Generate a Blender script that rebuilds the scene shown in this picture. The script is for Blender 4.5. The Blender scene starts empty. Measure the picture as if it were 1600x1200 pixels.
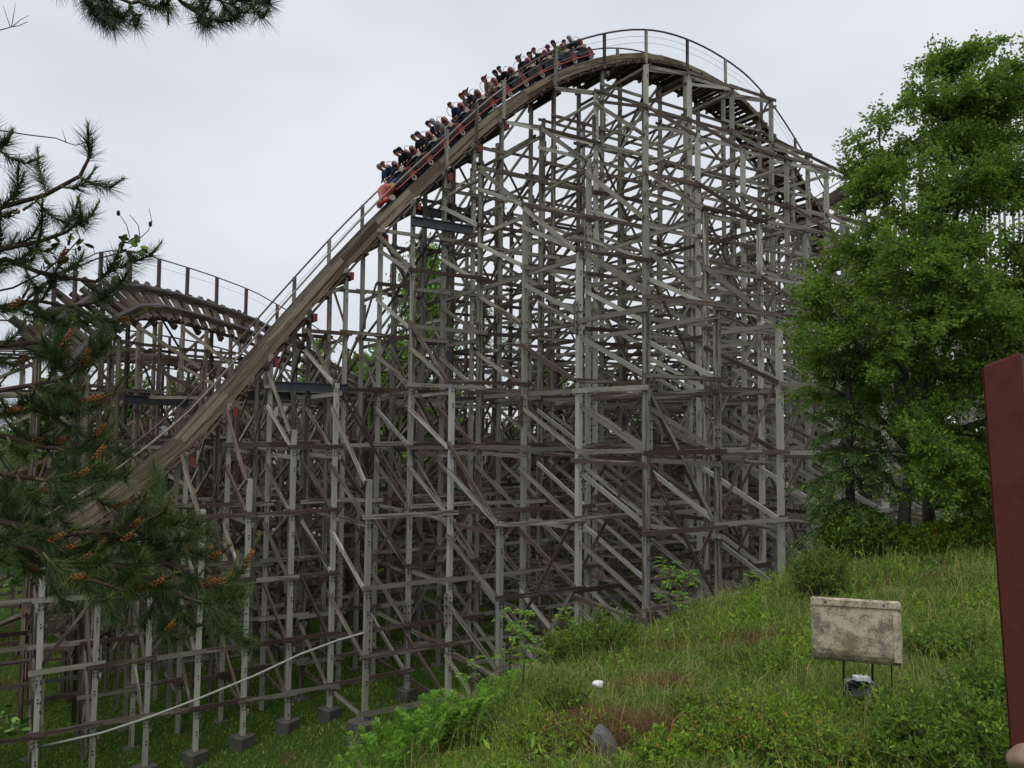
import bpy, bmesh, math, random
import numpy as np
from mathutils import Vector, Matrix
R = math.radians
rng = np.random.default_rng(7)
random.seed(7)
scene = bpy.context.scene
COL = scene.collection

# ------------------------------------------------------------------ camera
FPX = 1230.0                      # focal length in photo pixels (1600 wide)
cam_d = bpy.data.cameras.new('camera')
cam_d.sensor_width = 36.0
cam_d.lens = 36.0 * FPX / 1600.0
cam_d.clip_start = 0.05
cam_d.clip_end = 3000
cam = bpy.data.objects.new('camera', cam_d)
COL.objects.link(cam)
cam.matrix_world = Matrix.Rotation(R(90 + 3.26), 4, 'X') @ Matrix.Rotation(R(0.5), 4, 'Z')
scene.camera = cam

# ------------------------------------------------------------------ world (overcast)
SUN_EL, SUN_AZ = R(66), R(200)
world = bpy.data.worlds.new('World'); scene.world = world
world.use_nodes = True
nt = world.node_tree; nt.nodes.clear()
def wn(t): return nt.nodes.new(t)
out = wn('ShaderNodeOutputWorld'); bg = wn('ShaderNodeBackground')
sky = wn('ShaderNodeTexSky'); sky.sky_type = 'NISHITA'; sky.sun_disc = False
sky.sun_elevation = SUN_EL; sky.sun_rotation = SUN_AZ; sky.air_density = 1.0; sky.dust_density = 4.0; sky.ozone_density = 1.0
tc = wn('ShaderNodeTexCoord'); mp = wn('ShaderNodeMapping'); mp.inputs['Scale'].default_value = (1, 1, 2.2)
nz = wn('ShaderNodeTexNoise'); nz.inputs['Scale'].default_value = 1.7; nz.inputs['Detail'].default_value = 4; nz.inputs['Roughness'].default_value = 0.5
rp = wn('ShaderNodeValToRGB')
rp.color_ramp.elements[0].position = 0.32; rp.color_ramp.elements[0].color = (5.6, 6.15, 6.85, 1)
rp.color_ramp.elements[1].position = 0.68; rp.color_ramp.elements[1].color = (7.7, 7.95, 8.4, 1)
mx = wn('ShaderNodeMix'); mx.data_type = 'RGBA'; mx.inputs[0].default_value = 0.94
L = nt.links.new
L(tc.outputs['Generated'], mp.inputs['Vector']); L(mp.outputs['Vector'], nz.inputs['Vector'])
L(nz.outputs['Fac'], rp.inputs['Fac']); L(sky.outputs['Color'], mx.inputs[6]); L(rp.outputs['Color'], mx.inputs[7])
L(mx.outputs[2], bg.inputs['Color']); bg.inputs['Strength'].default_value = 0.1
L(bg.outputs['Background'], out.inputs['Surface'])
sd = bpy.data.lights.new('sun', 'SUN'); sd.energy = 1.4; sd.angle = R(35); sd.color = (1.0, 0.97, 0.93)
sun = bpy.data.objects.new('sun', sd); COL.objects.link(sun)
sun.rotation_euler = (R(90) - SUN_EL, 0, R(180) - SUN_AZ + R(180))
sdir = Vector((math.sin(SUN_AZ) * math.cos(SUN_EL), math.cos(SUN_AZ) * math.cos(SUN_EL), math.sin(SUN_EL)))
sun.rotation_euler = sdir.to_track_quat('Z', 'Y').to_euler()
vs = scene.view_settings
vs.view_transform = 'Standard'; vs.look = 'None'; vs.gamma = 1; vs.exposure = 0.12
vs.use_curve_mapping = False

# ------------------------------------------------------------------ helpers
def at(px, py, Y):
    """photo pixel + distance -> world point (used while measuring the place)"""
    r = cam.matrix_world.to_3x3() @ Vector(((px - 800) / FPX, (600 - py) / FPX, -1.0))
    return r * (Y / r.y)

def mesh_np(name, v, faces, uv=None, rnd=None, mats=None, midx=None, smooth=False):
    """v (N,3); faces (M,k) equal-size int array or list of lists"""
    me = bpy.data.meshes.new(name)
    v = np.asarray(v, dtype=np.float32)
    if isinstance(faces, np.ndarray) and faces.ndim == 2:
        M, k = faces.shape
        me.vertices.add(len(v)); me.vertices.foreach_set('co', v.ravel())
        me.loops.add(M * k); me.loops.foreach_set('vertex_index', faces.astype(np.int32).ravel())
        me.polygons.add(M)
        me.polygons.foreach_set('loop_start', np.arange(0, M * k, k, dtype=np.int32))
        me.polygons.foreach_set('loop_total', np.full(M, k, dtype=np.int32))
    else:
        me.from_pydata([tuple(map(float, p)) for p in v], [], [tuple(f) for f in faces])
    if uv is not None:
        ul = me.uv_layers.new(name='UVMap'); ul.data.foreach_set('uv', np.asarray(uv, dtype=np.float32).ravel())
    if rnd is not None:
        a = me.attributes.new('rnd', 'FLOAT', 'POINT'); a.data.foreach_set('value', np.asarray(rnd, dtype=np.float32))
    for m in (mats or []): me.materials.append(m)
    if midx is not None: me.polygons.foreach_set('material_index', np.asarray(midx, dtype=np.int32))
    me.polygons.foreach_set('use_smooth', np.full(len(me.polygons), bool(smooth), dtype=bool))
    me.update(calc_edges=True); me.validate()
    return me

def obj(name, me, mat=None, parent=None, M=None):
    o = bpy.data.objects.new(name, me); COL.objects.link(o)
    if mat is not None and me is not None and len(me.materials) == 0: me.materials.append(mat)
    if M is not None: o.matrix_world = M
    if parent is not None:
        o.parent = parent
        o.matrix_parent_inverse = PINV.get(parent.name) or parent.matrix_world.inverted()
    return o
PINV = {}
def thing(name, label, cat, loc=(0, 0, 0), group=None):
    o = bpy.data.objects.new(name, None); COL.objects.link(o)
    o.empty_display_size = 0.3
    o.matrix_world = Matrix.Translation(Vector(loc))
    PINV[o.name] = o.matrix_world.inverted()
    o['label'] = label; o['category'] = cat
    if group: o['group'] = group
    return o
def tag(o, label, cat, group=None):
    o['label'] = label; o['category'] = cat
    if group: o['group'] = group
    return o

class MB:
    """collects verts/faces of one mesh"""
    def __init__(s): s.v = []; s.f = []; s.m = []
    def add(s, v, f, mi=0):
        b = len(s.v); s.v += [tuple(p) for p in v]; s.f += [tuple(i + b for i in q) for q in f]; s.m += [mi] * len(f); return s
    def box(s, c, h, M=None, mi=0, bev=0.0):
        cx, cy, cz = c; hx, hy, hz = h
        pts = [Vector((cx + sx * hx, cy + sy * hy, cz + sz * hz)) for sz in (-1, 1) for sy in (-1, 1) for sx in (-1, 1)]
        if M is not None: pts = [M @ p for p in pts]
        return s.add(pts, [(0, 2, 3, 1), (4, 5, 7, 6), (0, 1, 5, 4), (2, 6, 7, 3), (0, 4, 6, 2), (1, 3, 7, 5)], mi)
    def tube(s, pts, rad, n=6, mi=0, cap=True):
        pts = [Vector(p) for p in pts]; k = len(pts)
        if not hasattr(rad, '__len__'): rad = [rad] * k
        b = len(s.v); prev = None
        for i, p in enumerate(pts):
            d = (pts[min(i + 1, k - 1)] - pts[max(i - 1, 0)])
            if d.length < 1e-9: d = Vector((0, 0, 1))
            d.normalize()
            if prev is None:
                a = Vector((0, 0, 1)) if abs(d.z) < 0.9 else Vector((1, 0, 0))
                x = d.cross(a).normalized()
            else:
                x = (prev - d * prev.dot(d)).normalized()
            prev = x; y = d.cross(x)
            for j in range(n):
                a = 2 * math.pi * j / n
                s.v.append(tuple(p + (x * math.cos(a) + y * math.sin(a)) * rad[i]))
        for i in range(k - 1):
            for j in range(n):
                s.f.append((b + i * n + j, b + i * n + (j + 1) % n, b + (i + 1) * n + (j + 1) % n, b + (i + 1) * n + j)); s.m.append(mi)
        if cap:
            s.f.append(tuple(b + j for j in range(n))[::-1]); s.m.append(mi)
            s.f.append(tuple(b + (k - 1) * n + j for j in range(n))); s.m.append(mi)
        return s
    def prism(s, poly, y0, y1, mi=0):
        """poly in (x,z), extruded along y"""
        n = len(poly)
        v = [(x, y0, z) for x, z in poly] + [(x, y1, z) for x, z in poly]
        f = [tuple(range(n)), tuple(range(2 * n - 1, n - 1, -1))] + [(i, i + n, (i + 1) % n + n, (i + 1) % n) for i in range(n)]
        return s.add(v, f, mi)
    def sphere(s, c, r, nu=10, nv=6, mi=0, sc=(1, 1, 1)):
        c = Vector(c); v = []; f = []
        for i in range(nv + 1):
            th = math.pi * i / nv
            for j in range(nu):
                ph = 2 * math.pi * j / nu
                v.append((c.x + r * sc[0] * math.sin(th) * math.cos(ph), c.y + r * sc[1] * math.sin(th) * math.sin(ph), c.z + r * sc[2] * math.cos(th)))
        for i in range(nv):
            for j in range(nu):
                f.append((i * nu + j, (i + 1) * nu + j, (i + 1) * nu + (j + 1) % nu, i * nu + (j + 1) % nu))
        return s.add(v, f, mi)
    def mesh(s, name, mats=None, smooth=False):
        me = bpy.data.meshes.new(name); me.from_pydata(s.v, [], s.f)
        for m in (mats or []): me.materials.append(m)
        me.polygons.foreach_set('material_index', s.m)
        if smooth: me.polygons.foreach_set('use_smooth', [True] * len(s.f))
        me.update(); return me
    def build(s, name, mat, parent=None, smooth=False, M=None):
        return obj(name, s.mesh(name, mat if isinstance(mat, list) else [mat], smooth), None, parent, M)

# ------------------------------------------------------------------ materials
def nodes_of(name):
    m = bpy.data.materials.new(name); m.use_nodes = True
    t = m.node_tree; t.nodes.clear()
    o = t.nodes.new('ShaderNodeOutputMaterial')
    return m, t, o
class N:
    """tiny node-graph writer"""
    def __init__(s, name): s.m, s.t, s.o = nodes_of(name)
    def n(s, typ, props=None, **ins):
        nd = s.t.nodes.new(typ)
        for k, v in (props or {}).items(): setattr(nd, k, v)
        for k, v in ins.items():
            key = int(k[1:]) if k[0] == '_' and k[1:].isdigit() else k.replace('__', ' ')
            s.set(nd.inputs[key], v)
        return nd
    def set(s, sock, v):
        if hasattr(v, 'is_output'): s.t.links.new(v, sock)
        else: sock.default_value = v
    def math(s, op, a, b=0.0, c=0.0, clamp=False):
        nd = s.t.nodes.new('ShaderNodeMath'); nd.operation = op; nd.use_clamp = clamp
        s.set(nd.inputs[0], a); s.set(nd.inputs[1], b); s.set(nd.inputs[2], c); return nd.outputs[0]
    def mix(s, f, a, b, mode='MIX'):
        nd = s.t.nodes.new('ShaderNodeMix'); nd.data_type = 'RGBA'; nd.blend_type = mode
        s.set(nd.inputs[0], f); s.set(nd.inputs[6], a); s.set(nd.inputs[7], b); return nd.outputs[2]
    def noise(s, vec, scale, detail=4, rough=0.55, dist=0.0):
        nd = s.n('ShaderNodeTexNoise', None, Scale=scale, Detail=detail, Roughness=rough, Distortion=dist)
        s.set(nd.inputs['Vector'], vec); return nd.outputs['Fac']
    def ramp(s, f, stops, interp='LINEAR'):
        nd = s.t.nodes.new('ShaderNodeValToRGB'); cr = nd.color_ramp; cr.interpolation = interp
        while len(cr.elements) < len(stops): cr.elements.new(0.5)
        for e, (p, c) in zip(cr.elements, stops):
            e.position = p; e.color = (c[0], c[1], c[2], 1) if hasattr(c, '__len__') else (c, c, c, 1)
        s.set(nd.inputs[0], f); return nd.outputs[0]
    def rnd(s):
        a = s.n('ShaderNodeAttribute', {'attribute_name': 'rnd'}).outputs['Fac']
        b = s.n('ShaderNodeObjectInfo').outputs['Random']
        return s.math('FRACT', s.math('ADD', a, b))
    def vec(s, x, y, z): return s.n('ShaderNodeCombineXYZ', None, X=x, Y=y, Z=z).outputs[0]
    def bump(s, h, strength=0.3, dist=0.01):
        return s.n('ShaderNodeBump', None, Height=h, Strength=strength, Distance=dist).outputs[0]
    def out(s, base, rough=0.7, normal=None, metal=0.0, spec=0.3):
        p = s.n('ShaderNodeBsdfPrincipled'); s.set(p.inputs['Base Color'], base); s.set(p.inputs['Roughness'], rough)
        s.set(p.inputs['Metallic'], metal); s.set(p.inputs['Specular IOR Level'], spec)
        if normal is not None: s.set(p.inputs['Normal'], normal)
        s.t.links.new(p.outputs[0], s.o.inputs[0]); return s.m

def C4(c): return (c[0], c[1], c[2], 1.0)

def timber_mat(name, paint, wood, paint_amt):
    g = N(name)
    uv = g.n('ShaderNodeUVMap', {'uv_map': 'UVMap'}).outputs[0]
    sx = g.n('ShaderNodeSeparateXYZ', None, Vector=uv)
    r = g.rnd(); off = g.math('MULTIPLY', r, 91.7); off2 = g.math('MULTIPLY', r, 37.3)
    u, v = sx.outputs[0], sx.outputs[1]
    grain = g.noise(g.vec(g.math('MULTIPLY', u, 45.0), g.math('ADD', g.math('MULTIPLY', v, 1.6), off), off2), 1.0, 4, 0.6)
    streak = g.noise(g.vec(g.math('MULTIPLY', u, 9.0), g.math('ADD', g.math('MULTIPLY', v, 0.55), off2), off), 1.0, 5, 0.62)
    blot = g.noise(g.vec(g.math('MULTIPLY', u, 4.0), g.math('ADD', g.math('MULTIPLY', v, 0.9), off), off), 1.0, 3, 0.6)
    nz_ = g.n('ShaderNodeSeparateXYZ', None, Vector=g.n('ShaderNodeNewGeometry').outputs['Normal']).outputs[2]
    top = g.math('MULTIPLY', g.math('GREATER_THAN', nz_, 0.35), 0.24)        # paint rots off the rain-facing side
    per = g.math('MULTIPLY', g.math('SUBTRACT', g.math('FRACT', g.math('MULTIPLY', r, 7.13)), 0.5), 0.34)
    worn = g.math('ADD', g.math('ADD', streak, top), g.math('ADD', per, 0.5 - paint_amt))
    k = g.ramp(worn, [(0.46, 0.0), (0.56, 1.0)])
    tone = g.math('ADD', 0.62, g.math('MULTIPLY', g.math('FRACT', g.math('MULTIPLY', r, 3.71)), 0.66))
    pc = g.mix(blot, C4(paint), C4((paint[0] * .62, paint[1] * .62, paint[2] * .55)))
    wc = g.mix(grain, C4(wood), C4((wood[0] * 0.42, wood[1] * 0.4, wood[2] * 0.4)))
    col = g.mix(k, pc, wc)
    col = g.mix(g.math('MULTIPLY', g.math('SUBTRACT', grain, 0.45), 0.9, clamp=True), col, C4((0.05, 0.042, 0.036)))
    vm = g.n('ShaderNodeVectorMath', {'operation': 'SCALE'}); g.set(vm.inputs[0], col); g.set(vm.inputs['Scale'], tone)
    return g.out(vm.outputs[0], 0.85, g.bump(grain, 0.35, 0.006), spec=0.15)

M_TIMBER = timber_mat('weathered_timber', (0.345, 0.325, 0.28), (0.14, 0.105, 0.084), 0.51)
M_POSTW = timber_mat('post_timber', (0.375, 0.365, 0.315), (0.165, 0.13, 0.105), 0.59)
M_OUTER_LIT = timber_mat('outer_timber_lit', (0.46, 0.45, 0.40), (0.19, 0.155, 0.13), 0.64)  # paler copy of the post timber: the frame's brighter front put into the paint
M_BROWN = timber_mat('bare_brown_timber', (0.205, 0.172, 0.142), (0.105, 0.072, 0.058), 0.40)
M_TRACK = timber_mat('track_timber', (0.36, 0.30, 0.22), (0.21, 0.145, 0.098), 0.54)
M_TAN = timber_mat('tan_timber', (0.315, 0.275, 0.22), (0.15, 0.11, 0.085), 0.50)

def plain(name, c, rough=0.6, metal=0.0, var=0.25, scale=6.0, spec=0.3, bump=0.0, objc=True):
    g = N(name)
    co = g.n('ShaderNodeTexCoord').outputs['Object']
    n1 = g.noise(co, scale, 5, 0.6)
    col = g.mix(n1, C4([x * (1 - var) for x in c]), C4([min(1, x * (1 + var)) for x in c]))
    return g.out(col, rough, g.bump(n1, bump, 0.02) if bump else None, metal, spec)

M_STEEL = plain('girder_steel', (0.07, 0.078, 0.086), 0.5, 0.3, 0.3, 3)
M_RAILSTEEL = plain('rail_steel', (0.09, 0.085, 0.09), 0.4, 0.6, 0.2, 3)
M_HANDRAIL = plain('handrail_wood', (0.11, 0.075, 0.07), 0.8, 0, 0.4, 5)
M_PALERAIL = plain('pale_handrail_wood', (0.25, 0.21, 0.175), 0.8, 0, 0.4, 5)
M_BOLT = plain('bolt_iron', (0.03, 0.028, 0.027), 0.6, 0.4)
M_REDEND = plain('red_painted_end', (0.21, 0.04, 0.03), 0.8, 0, 0.3)
M_WIRE = plain('wire', (0.25, 0.25, 0.27), 0.5, 0.5)
M_CONC = plain('concrete', (0.085, 0.08, 0.068), 0.9, 0, 0.5, 3.0, 0.2, 0.4)
M_PIPE = plain('pale_pipe', (0.30, 0.30, 0.265), 0.6, 0, 0.3, 2)

def leaf_mat(name, stops, transl=0.42, rough=0.55, patch=None):
    """stops: ramp of base colours picked per leaf; some light comes through the blade"""
    g = N(name)
    r = g.n('ShaderNodeAttribute', {'attribute_name': 'rnd'}).outputs['Fac']
    col = g.ramp(r, stops)
    if patch:
        co = g.n('ShaderNodeTexCoord').outputs['Object']
        n1 = g.noise(co, patch[0], 3, 0.55)
        col = g.mix(g.ramp(n1, [(patch[1], 0.0), (patch[1] + 0.13, 1.0)]), col, g.ramp(r, patch[2]))
    p = g.n('ShaderNodeBsdfPrincipled'); g.set(p.inputs['Base Color'], col); g.set(p.inputs['Roughness'], rough)
    p.inputs['Specular IOR Level'].default_value = 0.25
    tl = g.n('ShaderNodeBsdfTranslucent')
    g.set(tl.inputs['Color'], g.mix(0.55, col, C4((0.30, 0.44, 0.05)), 'MIX'))
    ms = g.t.nodes.new('ShaderNodeMixShader'); ms.inputs[0].default_value = transl
    g.t.links.new(p.outputs[0], ms.inputs[1]); g.t.links.new(tl.outputs[0], ms.inputs[2])
    g.t.links.new(ms.outputs[0], g.o.inputs[0])
    return g.m
M_LEAF = leaf_mat('tree_leaf', [(0, (0.072, 0.136, 0.023)), (0.6, (0.154, 0.275, 0.037)), (1, (0.295, 0.463, 0.059))])
M_BIRCH = leaf_mat('birch_leaf', [(0, (0.083, 0.159, 0.041)), (0.6, (0.159, 0.275, 0.067)), (1, (0.233, 0.384, 0.083))])
M_DARKLEAF = leaf_mat('far_leaf', [(0, (0.029, 0.058, 0.016)), (0.6, (0.058, 0.105, 0.026)), (1, (0.105, 0.174, 0.034))])
M_SPRUCE = leaf_mat('spruce_needle', [(0, (0.042, 0.080, 0.025)), (0.7, (0.097, 0.168, 0.040)), (0.86, (0.182, 0.304, 0.054)), (1, (0.398, 0.559, 0.088))], 0.15)
M_PINE = leaf_mat('pine_needle', [(0, (0.024, 0.048, 0.018)), (0.6, (0.062, 0.107, 0.031)), (1, (0.175, 0.215, 0.039))], 0.12, 0.4)
M_SHRUB = leaf_mat('shrub_leaf', [(0, (0.083, 0.163, 0.020)), (0.6, (0.202, 0.344, 0.035)), (0.9, (0.355, 0.497, 0.052)), (0.95, (0.523, 0.383, 0.052)), (1, (0.593, 0.191, 0.052))])
M_DARKSHRUB = leaf_mat('dark_shrub_leaf', [(0, (0.050, 0.100, 0.016)), (0.7, (0.140, 0.251, 0.030)), (1, (0.303, 0.443, 0.049))])
M_YELSHRUB = leaf_mat('yellowish_shrub_leaf', [(0, (0.065, 0.116, 0.017)), (0.6, (0.145, 0.210, 0.029)), (1, (0.304, 0.319, 0.051))])
M_FERN = leaf_mat('fern_leaf', [(0, (0.082, 0.187, 0.017)), (0.6, (0.166, 0.338, 0.029)), (1, (0.265, 0.459, 0.042))])
M_ROWAN = leaf_mat('rowan_leaf', [(0, (0.116, 0.246, 0.043)), (0.7, (0.217, 0.406, 0.065)), (0.93, (0.348, 0.522, 0.087)), (1, (0.725, 0.551, 0.058))])
M_GRASS = leaf_mat('long_grass_blade', [(0, (0.095, 0.152, 0.029)), (0.55, (0.180, 0.265, 0.051)), (0.85, (0.276, 0.334, 0.085)), (1, (0.550, 0.398, 0.213))], 0.3, 0.6,
                   (0.55, 0.66, [(0, (0.159, 0.095, 0.043)), (0.5, (0.276, 0.160, 0.075)), (1, (0.422, 0.240, 0.128))]))
M_LAWN = leaf_mat('lawn_blade', [(0, (0.075, 0.131, 0.023)), (0.6, (0.148, 0.230, 0.031)), (0.92, (0.234, 0.322, 0.050)), (1, (0.423, 0.400, 0.129))], 0.3)
M_DEAD = leaf_mat('dead_grass', [(0, (0.070, 0.033, 0.018)), (0.6, (0.151, 0.075, 0.034)), (1, (0.255, 0.151, 0.070))], 0.2)
M_BARK = plain('bark', (0.075, 0.062, 0.05), 0.9, 0, 0.5, 9, 0.1, 0.6)
M_GREYBARK = plain('grey_bark', (0.11, 0.105, 0.09), 0.9, 0, 0.5, 9, 0.1, 0.6)
M_PINEBARK = plain('pine_bark', (0.085, 0.055, 0.045), 0.9, 0, 0.5, 60, 0.1, 0.6)
M_TWIG = plain('dark_twig', (0.045, 0.038, 0.04), 0.8)
M_POLLEN = plain('orange_pollen_cone', (0.25, 0.115, 0.04), 0.8, 0, 0.55, 120, 0.1)
M_CANDLE = plain('new_shoot', (0.085, 0.075, 0.035), 0.8, 0, 0.4, 80)

# ------------------------------------------------------------------ ground
def smooth(a): a = np.clip(a, 0, 1); return a * a * (3 - 2 * a)
BX = [-60, -30, -12, -6, -1.95, -.9, 0, 1.06, 2.3, 3.66, 5.2, 6.9, 12, 25, 60]
BY = [-40, -14, 2.0, 6.2, 9.6, 10.6, 11.6, 12.7, 13.8, 14.9, 16, 17, 20.5, 27, 42]
BZ = [-5.5, -5.5, -5.2, -4.9, -4.2, -3.9, -3.72, -3.6, -3.48, -3.3, -3.05, -2.72, -2.2, -1.6, -1.4]
def vnoise(x, y):
    return (np.sin(x * 1.31 + 1.7 * np.sin(y * .73)) * np.cos(y * 1.17 + 1.3 * np.sin(x * .61)) +
            .5 * np.sin(x * 2.9 + y * 1.3 + 2.1) * np.cos(y * 3.1 - x * .9)) / 1.5
def ground(x, y):
    x = np.asarray(x, float); y = np.asarray(y, float)
    yb = np.interp(x, BX, BY); zb = np.interp(x, BX, BZ)
    u = np.clip(y / np.maximum(yb, 0.5), 0, 1)
    near = -1.75 + (zb + 1.75) * u ** 0.45
    near = np.where(yb <= 0.5, zb, near)
    d = np.maximum(y - yb, 0)
    val = -10.25 - 0.13 * np.clip(-5.0 - x, 0, 14) + 0.12 * vnoise(x * .35, y * .35) + np.clip((y - 62) * 0.02, 0, 4)
    drop = zb - d * 0.9 - 0.04 * d * d
    z = np.where(y > yb, drop, near + 0.07 * vnoise(x, y))
    k = 1.2                                              # smooth max with the valley floor
    h = np.clip(0.5 + 0.5 * (z - val) / k, 0, 1)
    return val * (1 - h) + z * h + k * h * (1 - h)
def gz(x, y): return float(ground(x, y))

def ground_mesh():
    xs = np.concatenate([np.linspace(-700, -60, 20), np.arange(-58, 50, 0.6), np.linspace(52, 700, 20)])
    ys = np.concatenate([np.linspace(-150, -12, 10), np.arange(-10, 70, 0.6), np.linspace(72, 1200, 34)])
    X, Y = np.meshgrid(xs, ys); Z = ground(X, Y)
    v = np.stack([X, Y, Z], -1).reshape(-1, 3)
    nx, ny = len(xs), len(ys)
    i = np.arange(nx - 1)[None, :] + nx * np.arange(ny - 1)[:, None]
    f = np.stack([i, i + 1, i + nx + 1, i + nx], -1).reshape(-1, 4)
    return mesh_np('ground', v, f, smooth=True)
g = N('earth_and_turf')
co = g.n('ShaderNodeTexCoord').outputs['Object']
n1 = g.noise(co, 0.55, 3, 0.55); n2 = g.noise(co, 5, 6, 0.65); n3 = g.noise(co, 38, 4, 0.7)
gc = g.mix(n2, C4((0.022, 0.05, 0.01)), C4((0.06, 0.105, 0.02)))
gc = g.mix(g.ramp(n1, [(0.58, 0.0), (0.68, 1.0)]), gc, g.mix(n3, C4((0.05, 0.028, 0.016)), C4((0.12, 0.075, 0.04))))
gc = g.mix(g.math('MULTIPLY', n3, 0.4), gc, C4((0.02, 0.03, 0.008)))
M_GROUND = g.out(gc, 0.95, g.bump(n3, 0.6, 0.05), spec=0.1)
gr = obj('ground', ground_mesh(), M_GROUND); gr['kind'] = 'structure'

# ------------------------------------------------------------------ timber framework
BOXF = [(0, 2, 3, 1), (4, 5, 7, 6), (0, 1, 5, 4), (2, 6, 7, 3), (0, 4, 6, 2), (1, 3, 7, 5)]
def box_uv(w, d, l):
    """per-loop (u across, v along) in metres for BOXF"""
    c = [(sx * w / 2, sy * d / 2, z) for z in (0, l) for sy in (-1, 1) for sx in (-1, 1)]
    uv = []
    for k, f in enumerate(BOXF):
        for i in f:
            x, y, z = c[i]
            if k < 2: uv.append((x + 9, y * 0.3))
            elif k in (2, 3): uv.append((x + (0 if k == 2 else 3), z))
            else: uv.append((y + (6 if k == 4 else 12), z))
    return uv
_boxcache = {}
def box_mesh(w, d, l, mat, nm):
    key = (round(w, 2), round(d, 2), round(l, 1), mat.name, nm)
    if key not in _boxcache:
        w_, d_, l_ = key[:3]; l_ = max(l_, 0.1)
        v = [(sx * w_ / 2, sy * d_ / 2, z) for z in (0, l_) for sy in (-1, 1) for sx in (-1, 1)]
        me = mesh_np(nm, v, np.array(BOXF), box_uv(w_, d_, l_)); me.materials.append(mat)
        _boxcache[key] = (me, l_)
    return _boxcache[key]

class Frame:
    """all timbers of one run of track: kept as records, then the largest 300 of a kind become parts"""
    def __init__(s, root): s.root = root; s.rec = {}
    def add(s, kind, p, q, w, d, side=(0, 0, 1), mat=None, jit=0.02):
        p = Vector(p); q = Vector(q)
        if jit:
            p = p + Vector(rng.uniform(-jit, jit, 3)); q = q + Vector(rng.uniform(-jit, jit, 3))
        if (q - p).length < 0.15: return
        s.rec.setdefault(kind, []).append((p, q, w, d, Vector(side), mat or M_TIMBER))
    def size(s, r):
        p, q, w = r[0], r[1], r[2]
        m = (p + q) / 2
        if m.y < 2: return 0
        a, b = p.x / max(p.y, 1), q.x / max(q.y, 1)
        vis = 1.0 if (min(a, b) < 0.66 and max(a, b) > -0.66) else 0.05
        return vis * (q - p).length * w / (m.y ** 2.6)
    def mtx(s, r):
        p, q, w, d, side, mat = r
        z = (q - p); l = z.length; z /= l
        x = side - z * side.dot(z)
        if x.length < 1e-4: x = Vector((1, 0, 0)) - z * z.x
        x.normalize(); y = z.cross(x)
        return Matrix(((x.x, y.x, z.x, p.x), (x.y, y.y, z.y, p.y), (x.z, y.z, z.z, p.z), (0, 0, 0, 1))), l
    def build(s, limit=300):
        for kind, recs in s.rec.items():
            recs = sorted(recs, key=s.size, reverse=True)
            for r in recs[:limit]:
                M, l = s.mtx(r); me, ml = box_mesh(r[2], r[3], l, r[5], kind)
                obj(kind, me, None, s.root, M @ Matrix.Diagonal((1, 1, l / ml, 1)))
            rest = recs[limit:]
            if rest:
                V, F, U, Q, MI = [], [], [], [], []; mats = []
                for i, r in enumerate(rest):
                    M, l = s.mtx(r); w, d = r[2], r[3]
                    c = np.array([(sx * w / 2, sy * d / 2, z) for z in (0, l) for sy in (-1, 1) for sx in (-1, 1)])
                    A = np.array(M); V.append(c @ A[:3, :3].T + A[:3, 3]); F.append(np.array(BOXF) + 8 * i); U += box_uv(w, d, l)
                    Q += [random.random()] * 8
                    if r[5] not in mats: mats.append(r[5])
                    MI += [mats.index(r[5])] * 6
                me = mesh_np(kind + '_mass', np.concatenate(V), np.concatenate(F), U, Q, mats, MI)
                o = obj(kind, me, None, s.root); o['kind'] = 'stuff'

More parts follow.
